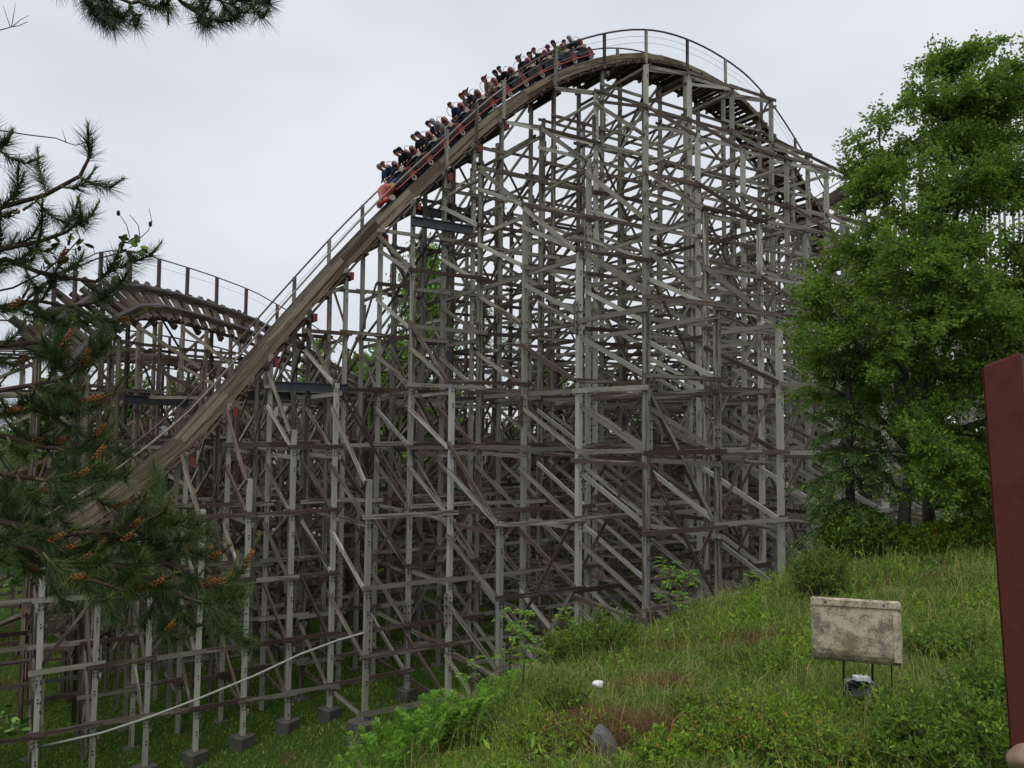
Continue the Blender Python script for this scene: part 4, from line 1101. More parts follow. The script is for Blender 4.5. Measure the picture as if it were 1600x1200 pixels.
# ------------------------------------------------------------------ foreground pine (left)
def pine():
    t = thing('pine_tree', 'dark green pine with orange pollen cones, branches reaching in from the left edge', 'tree', (-3.4, 2.0, gz(-3.4, 2.0)))
    Y0 = 2.3
    wood = MB(); stems = wood
    tp = [Vector((-3.4, 2.0, gz(-3.4, 2.0) - .1)), Vector((-3.3, 2.0, .3)), Vector((-3.2, 2.05, 3.4))]
    wood.tube(tp, [.17, .14, .1], 10)
    NC, ND, NL, NR = [], [], [], []
    cones = []
    def needles(pts, dens, ln, up=0.0, rb=.5):
        pts = np.asarray(pts, float); seg = np.linalg.norm(np.diff(pts, axis=0), axis=1); tot = seg.sum()
        n = int(dens * tot)
        u = rng.uniform(0, 1, n) * (len(pts) - 1); i = np.minimum(u.astype(int), len(pts) - 2); w = (u - i)[:, None]
        c = pts[i] * (1 - w) + pts[i + 1] * w; d = unit(pts[i + 1] - pts[i])
        r = unit(np.cross(d, rng.normal(size=(n, 3))))
        NC.append(c); ND.append(d * rng.uniform(.55, 1.1, (n, 1)) + r * rng.uniform(.5, .9, (n, 1)) + np.array([0, 0, up])); NL.append(rng.uniform(.75, 1.1, n) * ln); NR.append(np.clip(rng.normal(rb, .22, n), 0, 1))
    def W(px, py, Y): return np.array(at(px, py, Y))
    def twig(a, b, Y, cone=0, candle=True, dens=1750, rb=.5):
        """one shoot from pixel a to pixel b at distance Y"""
        dy = rng.uniform(-.12, .12)
        p = bez(W(a[0], a[1], Y), W((a[0] + b[0]) / 2 + rng.uniform(-8, 8), (a[1] + b[1]) / 2 + rng.uniform(2, 14), Y + dy / 2), W(b[0], b[1], Y + dy), 7)
        stems.tube([Vector(q) for q in p], list(np.linspace(.004, .0022, 7)), 5, cap=False, mi=1)
        needles(p[1:], dens, .068, .08, rb)
        d = unit(p[-1] - p[-3])
        e = p[-1]
        if cone:
            cones.append((e - d * .01, unit(d + np.array([.45, 0, .75])), cone))
            e = e + unit(d + np.array([.45, 0, .75])) * cone
        if candle:
            d2 = unit(d + np.array([0, 0, .8])); q = e + d2 * rng.uniform(.03, .06)
            stems.tube([Vector(e), Vector(q)], [.004, .002], 5, mi=1)
            needles([e, q], 900, .022, .25, .85)
    def branch(pl, Y, r0=.013, tw=34, lmin=45, lmax=95, conep=.3, ang=(-75, 35), start=.05, dens=1750, rb=.5):
        pl = [np.array(p, float) for p in pl]
        P_ = [W(p[0], p[1], Y + (p[2] if len(p) > 2 else 0)) for p in pl]
        if pl[0][0] <= -100 or pl[0][1] < 0:
            j = P_[0]; P_ = [np.array([-3.3, 2.02, j[2] - .15 if pl[0][1] > 0 else j[2] + .3]), (np.array([-3.3, 2.02, j[2] + .1]) + j) / 2 + np.array([0, 0, .06])] + P_
        Q = []
        for i in range(len(P_) - 1):
            for u in np.linspace(0, 1, 5, endpoint=False): Q.append(P_[i] * (1 - u) + P_[i + 1] * u)
        Q.append(P_[-1])
        wood.tube([Vector(q) for q in Q], list(np.linspace(r0, .004, len(Q))), 6, cap=False)
        seg = [np.linalg.norm(pl[i + 1][:2] - pl[i][:2]) for i in range(len(pl) - 1)]; tot = sum(seg)
        x = tot * start + 10
        k = 0
        while x < tot:
            acc = 0
            for i, s in enumerate(seg):
                if acc + s >= x: break
                acc += s
            u = (x - acc) / s; a = pl[i] * (1 - u) + pl[i + 1] * u
            d = pl[i + 1] - pl[i]; base = math.atan2(d[1], d[0])
            dYa = (a[2] if len(a) > 2 else 0)
            an = base + R(rng.uniform(*ang)) if k % 3 else base + R(rng.uniform(10, 60))
            l = rng.uniform(lmin, lmax)
            b = (a[0] + math.cos(an) * l, a[1] + math.sin(an) * l)
            twig((a[0], a[1]), b, Y + dYa + rng.uniform(-.1, .1), cone=(rng.uniform(.03, .07) if rng.random() < conep * .7 else 0), dens=dens, rb=rb)
            x += rng.uniform(.6, 1.3) * tw; k += 1
        twig(tuple(pl[-2][:2] * .25 + pl[-1][:2] * .75), tuple(pl[-1][:2]), Y, cone=.06 if conep > .2 else 0, dens=dens, rb=rb)
    # upper sprays against the sky
    branch([(-120, 370), (-20, 330), (70, 305), (125, 275), (140, 245)], 2.2, .011, 30, 35, 70, .05, (-85, 25), .3, 1250, .15)
    branch([(-120, 420), (-10, 392), (60, 378), (105, 362), (126, 342)], 2.25, .010, 30, 35, 65, .08, (-80, 25), .3, 1250, .15)
    branch([(-120, 260), (-30, 240), (10, 225)], 2.2, .008, 26, 35, 60, .1, (-80, 60), .3, 1250, .2)
    branch([(-100, 440), (10, 405), (60, 425), (110, 435), (150, 440), (178, 418)], 2.3, .012, 28, 35, 70, .45, (-85, 20), .25, 1400, .35)
    branch([(-120, 470), (0, 480), (60, 470), (110, 480), (160, 470)], 2.35, .011, 26, 35, 75, .4, (-80, 45), .2, 1400, .4)
    # dense lower mass
    branch([(-120, 560), (0, 540), (60, 535), (100, 550), (130, 575)], 2.4, .013, 26, 40, 70, .4, (-85, 60), .2)
    branch([(-120, 620), (0, 610), (60, 600), (105, 590), (130, 565)], 2.3, .012, 26, 40, 70, .4, (-85, 60), .2)
    branch([(-120, 690), (0, 680), (70, 700), (120, 700), (150, 680)], 2.4, .014, 24, 40, 70, .35, (-85, 60), .2)
    branch([(-120, 750), (0, 740), (70, 750), (115, 740), (150, 715)], 2.25, .013, 24, 40, 70, .35, (-80, 60), .2)
    branch([(-120, 830), (0, 815), (100, 835), (180, 830), (225, 815), (255, 800)], 2.3, .014, 20, 45, 85, .45, (-80, 55), .2)
    branch([(-120, 880), (0, 870), (110, 880), (200, 885), (260, 880), (310, 905), (350, 915)], 2.35, .014, 20, 45, 85, .4, (-80, 45), .15)
    branch([(-120, 850), (0, 845), (60, 860), (140, 905), (200, 925)], 2.2, .012, 20, 40, 75, .3, (-75, 30), .2)
    branch([(150, 875), (230, 900), (280, 930), (325, 945), (365, 950)], 2.3, .010, 20, 40, 80, .4, (-80, 50), .05)
    branch([(220, 900), (250, 945), (262, 985)], 2.3, .007, 24, 30, 50, .3, (-60, 60), .3)
    branch([(170, 850), (230, 840), (270, 845), (290, 860)], 2.35, .008, 22, 40, 70, .5, (-80, 40), .1)
    branch([(-120, 790), (0, 780), (70, 790), (110, 785), (150, 770)], 2.45, .012, 26, 40, 70, .35, (-80, 60), .15)
    branch([(-120, 650), (0, 650), (50, 640), (85, 650), (115, 640)], 2.5, .012, 24, 40, 70, .4, (-80, 60), .15)
    # overhead sprays hanging in from the top edge
    branch([(40, -90), (100, -35), (150, 0), (180, 25)], 2.2, .010, 22, 30, 55, .0, (-50, 60), .25, 1500, .2)
    branch([(120, -70), (170, -10), (205, 5), (225, 0)], 2.2, .008, 24, 30, 45, .0, (-50, 70), .25, 1400, .2)
    branch([(230, -60), (285, 5), (325, 30), (345, 30)], 2.2, .009, 22, 25, 45, .0, (-40, 60), .3, 1200, .15)
    branch([(250, -40), (330, -5), (390, 0), (420, 5)], 2.2, .008, 22, 25, 45, .0, (-30, 70), .3, 1100, .15)
    NCa, NDa, NLa, NRa = np.concatenate(NC), unit(np.concatenate(ND)), np.concatenate(NL), np.concatenate(NR)
    n = len(NCa)
    s = unit(np.cross(NDa, rng.normal(size=(n, 3)))); q = np.cross(s, NDa); r = .00095
    bend = np.array([0, 0, -.06])
    tip = NCa + (NDa + bend) * NLa[:, None]
    V = np.stack([NCa + s * r, NCa - s * r * .5 + q * r * .87, NCa - s * r * .5 - q * r * .87, tip], 1).reshape(-1, 3)
    b4 = np.arange(n)[:, None] * 4
    F = np.concatenate([b4 + np.array([0, 1, 3]), b4 + np.array([1, 2, 3]), b4 + np.array([2, 0, 3])], 0)
    me = mesh_np('needles', V, F, None, np.repeat(NRa, 4)); me.materials.append(M_PINE)
    o = obj('needles', me, None, t)
    wood.build('trunk', [M_PINEBARK, M_CANDLE], t, True)
    # pollen cones: knobbly clusters, shared meshes
    vs_ = []
    for v in range(4):
        b = MB(); rr = random.Random(v)
        for k in range(36):
            z = k / 36; a = k * 2.4; rad = .0095 * (1 - .35 * z)
            b.sphere((rad * math.cos(a), rad * math.sin(a), z), .0042 * rr.uniform(.8, 1.2), 5, 3, 0, (1, 1, 1))
        vs_.append(b)
    meshes = []
    for b in vs_:
        for L_ in (.04, .055, .07, .085):
            bb = MB()
            bb.v = [(x, y, (z if abs(z) < 2 else z) * 1.0) for x, y, z in b.v]; bb.f = b.f; bb.m = b.m
            # stretch centres only: rebuild along the length
            bb2 = MB(); rr = random.Random(int(L_ * 1000))
            for k in range(int(L_ / .0019)):
                z = k / int(L_ / .0019); a = k * 2.4; rad = .0075 * (1 - .35 * z) * rr.uniform(.8, 1.2)
                bb2.sphere((rad * math.cos(a), rad * math.sin(a), z * L_), .0038 * rr.uniform(.8, 1.2), 5, 3)
            meshes.append((L_, bb2.mesh('pollen_cone', [M_POLLEN])))
    for c, d, L_ in cones:
        l, me = min(meshes, key=lambda m: abs(m[0] - L_))
        qd = Vector(d).to_track_quat('Z', 'Y').to_matrix().to_4x4()
        obj('pollen_cone', me, None, t, Matrix.Translation(Vector(c)) @ qd)
pine()

# leafy alder twigs and bare twigs beside the pine
def leafy_twig(name, label, stem, leafpts, Y, catk=(), parentless=True, ls=.025):
    b = at(stem[0][0], stem[0][1], Y)
    t = thing(name, label, 'twig', b)
    st = MB(); stem = [(-420, stem[0][1] + 90)] + stem
    st.tube([at(x, y, Y) for x, y in stem], list(np.linspace(.0038, .0016, len(stem))), 5)
    for q in catk:
        p = [at(x, y, Y) for x, y in q[:-1]]
        st.tube(p, list(np.linspace(.0014, .0008, len(p))), 4)
        if q[-1]: st.sphere(p[-1], .008, 7, 5, 0, (.7, .7, 1.1))
    st.build('stem', M_TWIG, t, True)
    lm = None
    b2 = MB(); n = 10
    v = [(0, 0, 0)]; rim = []
    for j in range(n + 1):
        a = math.pi * (j / n)
        rim.append((.5 - .5 * math.cos(a), .36 * math.sin(a) ** .8))
    vv = [(x, 0, -.06 * math.sin(math.pi * x)) for x, y in rim] + [(x, y, .10 * y) for x, y in rim] + [(x, -y, .10 * y) for x, y in rim]
    m = n + 1; ff = []
    for j in range(n): ff += [(j, j + 1, m + j + 1, m + j), (j + 1, j, 2 * m + j, 2 * m + j + 1)]
    b2.add(vv, ff); me = b2.mesh('leaf', [M_ROUND], True)
    for x, y in [(a + rng.uniform(-6, 6), b_ + rng.uniform(-6, 6)) for a, b_ in leafpts for _ in range(2)]:
        e = Matrix.Rotation(rng.uniform(0, 6.28), 4, 'Y') @ Matrix.Rotation(rng.uniform(-.9, .9), 4, 'X') @ Matrix.Rotation(rng.uniform(-.5, .5), 4, 'Z')
        s_ = ls * rng.uniform(.75, 1.2)
        obj('leaf', me, None, t, Matrix.Translation(at(x, y, Y + rng.uniform(-.03, .03))) @ e @ Matrix.Scale(s_, 4))
g = N('round_leaf'); r = g.n('ShaderNodeObjectInfo').outputs['Random']
M_ROUND = g.out(g.ramp(r, [(0, (.04, .09, .015)), (.6, (.09, .19, .03)), (1, (.18, .30, .05))]), .45)
leafy_twig('alder_twig', 'thin twig with bunch of round green leaves above the banked turn', [(40, 470), (90, 430), (150, 405), (200, 392), (228, 395)],
           [(192, 380), (198, 390), (205, 377), (210, 398), (214, 383), (190, 398), (204, 402), (220, 392), (208, 406), (196, 374), (226, 386), (218, 404), (186, 384), (224, 400)], 2.3,
           [[(203, 372), (198, 352), (190, 340), (185, 333), True], [(219, 372), (216, 352), (205, 338), (202, 336), False], [(219, 372), (232, 360), (237, 345), (233, 326), False], [(238, 345), (235, 350), True]])
leafy_twig('alder_twig', 'leafy twig with small dark cones among the upper pine sprays', [(20, 450), (70, 425), (105, 395), (125, 372)],
           [(78, 385), (92, 382), (118, 398), (84, 398), (122, 372), (130, 378), (110, 402), (70, 408), (100, 410), (88, 372), (128, 384), (62, 415), (118, 412), (80, 415), (95, 420)], 2.32,
           [[(125, 372), (118, 350), (112, 325), False], [(130, 365), (142, 352), (136, 346), True], [(112, 390), (124, 388), True], [(130, 380), (145, 385), (148, 396), False], [(95, 395), (100, 396), True]])
leafy_twig('alder_twig', 'small bright leafy twig at the left edge below the pine', [(-40, 925), (0, 908), (22, 900)], [(3, 905), (12, 898), (18, 905), (24, 897), (8, 890), (15, 912), (22, 910), (2, 894), (12, 886)], 2.2)
leafy_twig('alder_twig', 'bright leafy twig low at the left edge before the lower frames', [(-40, 1140), (0, 1122), (25, 1118)], [(3, 1108), (12, 1112), (10, 1122), (22, 1132), (28, 1128), (34, 1130), (26, 1142), (6, 1104), (14, 1118), (30, 1144)], 2.2)
def bare(label, lines, Y):
    t = MB()
    for l, r0 in lines:
        if l[0][0] < 0: l = [(-420, l[0][1] + 40)] + l
        t.tube([at(x, y, Y) for x, y in l], list(np.linspace(r0, r0 * .4, len(l))), 5)
    o = t.build('bare_twig', M_TWIG, None, True); tag(o, label, 'twig')
bare('long bare twig curving across the sky above the left pine sprays', [([(-40, 198), (0, 204), (45, 211), (88, 216), (105, 223), (118, 227), (130, 224), (138, 216)], .0024), ([(103, 222), (97, 202)], .0012)], 2.2)
bare('forked bare twig in the top left corner', [([(-30, 52), (0, 47), (18, 42), (30, 40), (43, 34)], .002), ([(16, 42), (10, 25), (5, 8)], .0012), ([(18, 42), (22, 20), (24, 5)], .0012), ([(20, 41), (32, 31), (45, 24)], .0012)], 2.2)

# ------------------------------------------------------------------ grass
def frac_noise(x, y): return .5 + .5 * vnoise(x, y)
def blades(name, x, y, h, w, mat, lean=.35, rnd=None, label=None, cat='grass', sink=.02):
    n = len(x); z = ground(x, y) - sink
    base = np.stack([x, y, z], 1)
    a = rng.uniform(0, 2 * np.pi, n); d = np.stack([np.cos(a), np.sin(a), np.zeros(n)], 1)
    b = rng.uniform(0, 2 * np.pi, n); s = np.stack([np.cos(b), np.sin(b), np.zeros(n)], 1)
    ln = np.abs(rng.normal(lean, lean * .6, n))[:, None]; h = np.broadcast_to(h, (n,))[:, None]; w = np.broadcast_to(w, (n,))[:, None]
    up = np.array([0, 0, 1.0])
    m = base + up * h * .55 + d * h * ln * .3; t = base + up * h * (1 - .35 * ln) + d * h * ln
    V = np.stack([base - s * w * .5, base + s * w * .5, m + s * w * .4, m - s * w * .4, t], 1).reshape(-1, 3)
    i = np.arange(n)[:, None] * 5
    F = np.concatenate([i + np.array([0, 1, 2]), i + np.array([0, 2, 3]), i + np.array([3, 2, 4])], 0)
    if rnd is None: rnd = rng.random(n)
    me = mesh_np(name, V, F, None, np.repeat(rnd, 5)); me.materials.append(mat)
    o = obj(name, me); o['kind'] = 'stuff'
    if label: o['label'] = label; o['category'] = cat
    return o
def sample_bank(n, ymin, ymax, keep=None):
    """points on the near bank, denser near the camera, inside the view wedge"""
    X, Y = [], []
    while sum(map(len, X)) < n:
        y = rng.uniform(ymin ** .5, ymax ** .5, n * 2) ** 2; x = rng.uniform(-.32, .74, n * 2) * y
        yb = np.interp(x, BX, BY); k = y < yb + 3.0
        if keep is not None: k &= keep(x, y)
        X.append(x[k]); Y.append(y[k])
    return np.concatenate(X)[:n], np.concatenate(Y)[:n]
x, y = sample_bank(150000, 4.2, 24)
tn = frac_noise(x * 1.1 + 3, y * 1.1); dist = np.hypot(x, y)
tn2 = frac_noise(x * 2.7 - 5, y * 2.7 + 1)
tall = (.07 + .34 * tn ** 1.5 + .12 * tn2 ** 2) * rng.uniform(.45, 1.15, len(x))
far_short = (y > 13.5) & (x > 5.0)
tall = np.where(far_short, tall * .6, tall)
blades('long_grass', x, y, tall, .0045 + .0005 * dist, M_GRASS, .65, label='long meadow grass covering the bank in the foreground')
# taller seed stalks
x, y = sample_bank(5200, 5, 18)
blades('grass_stalks', x, y, rng.uniform(.35, .7, len(x)), .003 + .0003 * np.hypot(x, y), M_GRASS, .55, np.clip(rng.normal(.85, .15, len(x)), 0, 1), 'pale seed stalks standing above the grass of the bank')
# short turf on the valley floor, seen from above through the frames
n = 150000
yy = rng.uniform(17 ** .5, 62 ** .5, n) ** 2; xx = rng.uniform(-.68, .25, n) * yy
k = (yy > np.interp(xx, BX, BY) + 4); xx, yy = xx[k], yy[k]
blades('valley_turf', xx, yy, rng.uniform(.05, .2, len(xx)) * (0.6 + .8 * frac_noise(xx * .8, yy * .8)), .012 + .0008 * yy, M_LAWN, .6, label='short bright turf and clover on the valley floor under the coaster')

def spot(px, py, Y):
    """ground point under a photo column at distance Y"""
    x = (px - 800) / FPX * Y; return Vector((x, Y, gz(x, Y)))
# brown dead-grass tussocks
for i, (px, Y, r_, h, lab) in enumerate([(1050, 12.3, .85, .16, 'low red-brown tussock of dead grass in mid bank'), (1025, 10.0, .35, .26, 'rusty dead-grass tussock between the white pebble and the beige panel'), (915, 8.6, .45, .3, 'brown dead-grass overhang above the grey rock, left side'),
        (975, 8.2, .42, .34, 'straw-coloured dead-grass tuft right above the grey rock'), (1190, 11.8, .5, .14, 'thin brown dead-grass patch left of the beige panel'), (1440, 14.0, .9, .12, 'brown dead-grass strip behind the beige panel')]):
    c = spot(px, 0, Y); n = 1800
    a = rng.uniform(0, 6.28, n); r = r_ * np.sqrt(rng.random(n)); X = c.x + r * np.cos(a) * 1.3; Yv = c.y + r * np.sin(a) * .7
    o = blades('dead_grass_tuft', X, Yv, rng.uniform(.5, 1.25, n) * h * 1.35, .009, M_DEAD, .9, label=lab, cat='grass'); o['group'] = 'dead grass tufts'; del o['kind']

# ------------------------------------------------------------------ shrubs, ferns, saplings
def shrub(name, label, px, Y, rx, h, mat, nst, ls, per=26, ry=None, lean=.5, group='shrubs on the bank', lw=.5):
    c = spot(px, 0, Y); t = thing(name, label, 'shrub', c, group); ry = ry or rx * .8
    wood = MB(); C, D = [], []
    for k in range(nst):
        a = rng.uniform(0, 6.28); q = math.sqrt(rng.random())
        bx_, by_ = c.x + rx * .55 * q * math.cos(a), c.y + ry * .55 * q * math.sin(a); b0 = np.array([bx_, by_, gz(bx_, by_) - .03])
        hh = h * rng.uniform(.6, 1.1) * (1 - .35 * q)
        e = b0 + np.array([math.cos(a) * rx * q * lean, math.sin(a) * ry * q * lean, hh]) + rng.normal(0, .04, 3)
        p = bez(b0, (b0 + e) / 2 + np.array([0, 0, hh * .15]), e, 6)
        wood.tube([Vector(v) for v in p], list(np.linspace(.006, .0016, 6)), 4, cap=False)
        for s_ in range(4):                      # side twigs
            i = rng.integers(1, 5); st = p[i]; dr = unit(rng.normal(size=3) * np.array([1, 1, .5]) + np.array([0, 0, .7])); l = hh * rng.uniform(.15, .35); e2 = st + dr * l
            wood.tube([Vector(st), Vector(e2)], [.0025, .001], 3, cap=False)
            m = per // 5; u = np.linspace(.15, 1, m)[:, None]; C.append(st + (e2 - st) * u); D.append(dr * .5 + rng.normal(0, .6, (m, 3)) + np.array([0, 0, .2]))
        m = per // 3; u = rng.uniform(.3, 1.0, m); idx = np.minimum((u * 5).astype(int), 4); w = (u * 5 - idx)[:, None]
        C.append(p[idx] * (1 - w) + p[idx + 1] * w); D.append(rng.normal(0, .8, (m, 3)) + np.array([0, 0, .35]))
    C = np.concatenate(C); D = np.concatenate(D); n = len(C)
    leaves('foliage', C, D, rng.uniform(.7, 1.25, n) * ls, rng.uniform(.8, 1.15, n) * ls * lw, mat, t, np.clip(rng.normal(.5, .25, n), 0, 1))
    wood.build('stems', M_BARK, t, False)
SH = [
 ('bilberry_bush', 'dense dark green leafy bush in the lower right corner by the red post', 1470, 6.6, .66, .82, M_DARKSHRUB, 210, .055, 44),
 ('bilberry_bush', 'second leafy bush hugging the red post at the right edge', 1545, 7.4, .5, .85, M_DARKSHRUB, 110, .05, 40),
 ('bilberry_bush', 'bright green shrub at the bottom edge left of the lower right bush', 1290, 7.0, .55, .5, M_SHRUB, 120, .042, 34),
 ('bilberry_bush', 'yellow-green shrub with reddish tips at the bottom edge below the beige housing', 1175, 7.7, .75, .62, M_SHRUB, 170, .045, 36),
 ('bilberry_bush', 'bright leafy shrub at bottom centre just right of the grey rock', 1045, 7.4, .5, .45, M_SHRUB, 120, .06, 30),
 ('bilberry_bush', 'low olive shrub above the bright shrub right of the rock', 1090, 8.6, .5, .45, M_YELSHRUB, 90, .04, 32),
 ('bilberry_bush', 'fresh green shrub at the bottom edge left of the grey rock', 862, 8.3, .62, .5, M_SHRUB, 140, .045, 34),
 ('bilberry_bush', 'small yellow-green shrub left of the white stone', 885, 9.4, .32, .6, M_YELSHRUB, 60, .045, 30),
 ('dark_bush', 'dark bush on the brow before the frames, below the second sapling', 930, 12.6, .8, .85, M_DARKSHRUB, 110, .055, 34),
 ('dark_bush', 'olive bush on the brow left of the dark bush', 880, 12.2, .4, .65, M_YELSHRUB, 60, .05, 30),
 ('dark_bush', 'grey-green weedy clump in mid bank left of the beige housing', 1180, 10.6, .7, .35, M_DARKSHRUB, 80, .04, 26),
 ('dark_bush', 'tall weedy clump right of the beige housing', 1480, 9.8, .6, .5, M_DARKSHRUB, 70, .07, 22),
 ('yellow_bush', 'yellowish bush directly behind the beige housing', 1275, 14.0, .6, 1.05, M_YELSHRUB, 110, .06, 36),
 ('hedge_bush', 'green bush under the spruce at the edge of the bank', 1335, 17.0, .8, 1.15, M_DARKSHRUB, 150, .08, 38),
 ('hedge_bush', 'bright bush at the foot of the leafy tree trunk', 1440, 16.6, .8, .8, M_SHRUB, 150, .08, 38),
 ('hedge_bush', 'low bright bush left of the red post at the top of the bank', 1505, 16.9, .9, .75, M_SHRUB, 160, .085, 38),
 ('hedge_bush', 'pale bush behind the red post at the top of the bank', 1575, 17.2, .9, .8, M_SHRUB, 120, .085, 36),
 ('herb_patch', 'grey-green leafy herb at the bottom edge right of the ferns', 715, 9.4, .28, .5, M_DARKSHRUB, 30, .09, 22),
 ('herb_patch', 'low olive shrub at the bottom edge between rock and ferns', 785, 9.3, .4, .35, M_YELSHRUB, 60, .045, 28),
]
for s in SH: shrub(*s)

def fern(label, px, Y, nf, L_, off=(0, 0)):
    c = spot(px, 0, Y); t = thing('fern', label, 'fern', c, 'ferns on the brow')
    wood = MB(); C, D, Ln, Rn = [], [], [], []
    for k in range(nf):
        a = rng.uniform(0, 6.28); q = rng.random() ** .5 * .45
        x0, y0 = c.x + q * math.cos(a) * 1.4, c.y + q * math.sin(a); st = np.array([x0, y0, gz(x0, y0) - .02])
        l = L_ * rng.uniform(.75, 1.1); dr = np.array([math.cos(a + rng.normal(0, .5)), math.sin(a), 0]) * .45
        p = bez(st, st + np.array([0, 0, l * .8]) + dr * l * .2, st + dr * l * .6 + np.array([0, 0, l * .95]), 26)
        wood.tube([Vector(v) for v in p[::5]], list(np.linspace(.004, .001, 6)), 3, cap=False)
        rb = rng.uniform(.25, .75)
        for i in range(3, 26):
            d = unit(p[min(i + 1, 25)] - p[i - 1]); side = unit(np.cross(d, np.array([0, 0, 1.0]) + rng.normal(0, .15, 3)))
            w = math.sin(math.pi * min(1, (27 - i) / 25.0) ** .8) * .14 * L_ + .015
            for s_ in (1, -1):
                C.append(p[i]); D.append(side * s_ + d * .45 + np.array([0, 0, .06])); Ln.append(w); Rn.append(rb + rng.uniform(-.15, .15))
    C, D, Ln = map(np.array, (C, D, Ln)); n = len(C); D = unit(D)
    s = unit(np.cross(D, np.array([0, 0, 1.0]) + rng.normal(0, .2, (n, 3)))); wd = .010 + .006 * rng.random(n)[:, None]
    V = np.stack([C - s * wd * .4, C + D * Ln[:, None] * .4 - s * wd, C + D * Ln[:, None], C + D * Ln[:, None] * .4 + s * wd], 1).reshape(-1, 3)
    me = mesh_np('fronds', V, np.arange(4 * n).reshape(n, 4), None, np.repeat(np.clip(Rn, 0, 1), 4)); me.materials.append(M_FERN)
    obj('fronds', me, None, t); wood.build('stalks', M_DEAD if False else M_BARK, t)
fern('bright green fern clump at the bottom edge beside the tall concrete footing', 640, 9.1, 34, .55)
fern('bright green fern clump in the middle of the ferns on the brow', 688, 9.5, 34, .58)
fern('fern clump nearest the second concrete footing on the brow', 735, 10.0, 26, .5)
fern('low fern clump at the very bottom edge left of the other ferns', 605, 8.7, 30, .45)
# broad-leaved weeds mixed into the grass of the bank: nobody could count them
x, y = sample_bank(42000, 5.5, 19, lambda x, y: (frac_noise(x * 1.7 + 9, y * 1.7 - 4) > .52))
n = len(x); C = np.stack([x, y, ground(x, y) + rng.uniform(.03, .2, n) * frac_noise(x * 1.7 + 9, y * 1.7 - 4) * 1.3], 1)
o = leaves('bank_weeds', C, rng.normal(0, .8, (n, 3)) + np.array([0, 0, .5]), rng.uniform(.03, .07, n), rng.uniform(.018, .035, n), M_DARKSHRUB, None, np.clip(rng.normal(.55, .25, n), 0, 1))
o['kind'] = 'stuff'; o['label'] = 'low leafy weeds growing through the grass of the bank'; o['category'] = 'weeds'

x, y = sample_bank(9000, 6.2, 18, lambda x, y: (frac_noise(x * 1.2 - 7, y * 1.3 + 6) > .66))
n = len(x); C = np.stack([x, y, ground(x, y) + rng.uniform(.05, .42, n) * rng.random(n)], 1)
o = leaves('tall_weeds', C, rng.normal(0, .7, (n, 3)) + np.array([0, 0, .6]), rng.uniform(.06, .13, n), rng.uniform(.02, .045, n), M_SHRUB, None, np.clip(rng.normal(.45, .25, n), 0, .9))
o['kind'] = 'stuff'; o['label'] = 'taller broad-leaved weeds in clumps among the grass of the bank'; o['category'] = 'weeds'
def rowan(label, px, Y, h, nleaf, seed):
    rr = np.random.default_rng(seed); c = spot(px, 0, Y); t = thing('rowan_sapling', label, 'sapling', c, 'rowan saplings on the brow')
    wood = MB(); C, D, Ln, Wd = [], [], [], []
    for s_ in range(2 if h > 1 else 1):
        b0 = np.array(c) + np.array([s_ * .18, 0, -.05]); hh = h * (1 - .12 * s_)
        p = bez(b0, b0 + np.array([rr.normal(0, .05), 0, hh * .5]), b0 + np.array([rr.normal(0, .1), 0, hh]), 8)
        wood.tube([Vector(v) for v in p], list(np.linspace(.013, .004, 8)), 6)
        for k in range(nleaf):
            u = rr.uniform(.3, 1.0); i = min(6, int(u * 7)); st = p[i] + (p[i + 1] - p[i]) * (u * 7 - i)
            a = rr.uniform(0, 6.28); dr = np.array([math.cos(a), math.sin(a), rr.uniform(.1, .6)]); l = rr.uniform(.16, .27)
            q = bez(st, st + dr * l * .6 + np.array([0, 0, .05]), st + dr * l + np.array([0, 0, -.04]), 8)
            wood.tube([Vector(v) for v in q[::2]], .0018, 3, cap=False)
            for j in range(2, 8):
                d = unit(q[j] - q[j - 1]); sd_ = unit(np.cross(d, [0, 0, 1.0]))
                for s2 in (1, -1): C.append(q[j]); D.append(sd_ * s2 + d * .5); Ln.append(.062); Wd.append(.024)
            C.append(q[-1]); D.append(d); Ln.append(.06); Wd.append(.024)
    n = len(C); C, D = np.array(C), np.array(D)
    leaves('foliage', C, D, np.array(Ln) * rr.uniform(.8, 1.15, n), np.array(Wd), M_ROWAN, t, np.clip(rr.normal(.5, .25, n), 0, 1), .15)
    wood.build('stem', M_BARK, t, True)
rowan('tall thin rowan sapling with yellowish leaves standing before the frames', 798, 10.6, 1.35, 22, 1)
rowan('short rowan sapling left of the tall thin one', 742, 10.9, .75, 8, 2)
rowan('rowan sapling on the brow above the dark bush', 900, 12.9, .95, 16, 3)
rowan('leafy rowan sapling on the brow right of the nearest frame post', 1048, 14.1, 1.05, 26, 4)
rowan('small rowan sapling on the brow left of the yellowish bush', 1175, 15.3, .5, 8, 5)

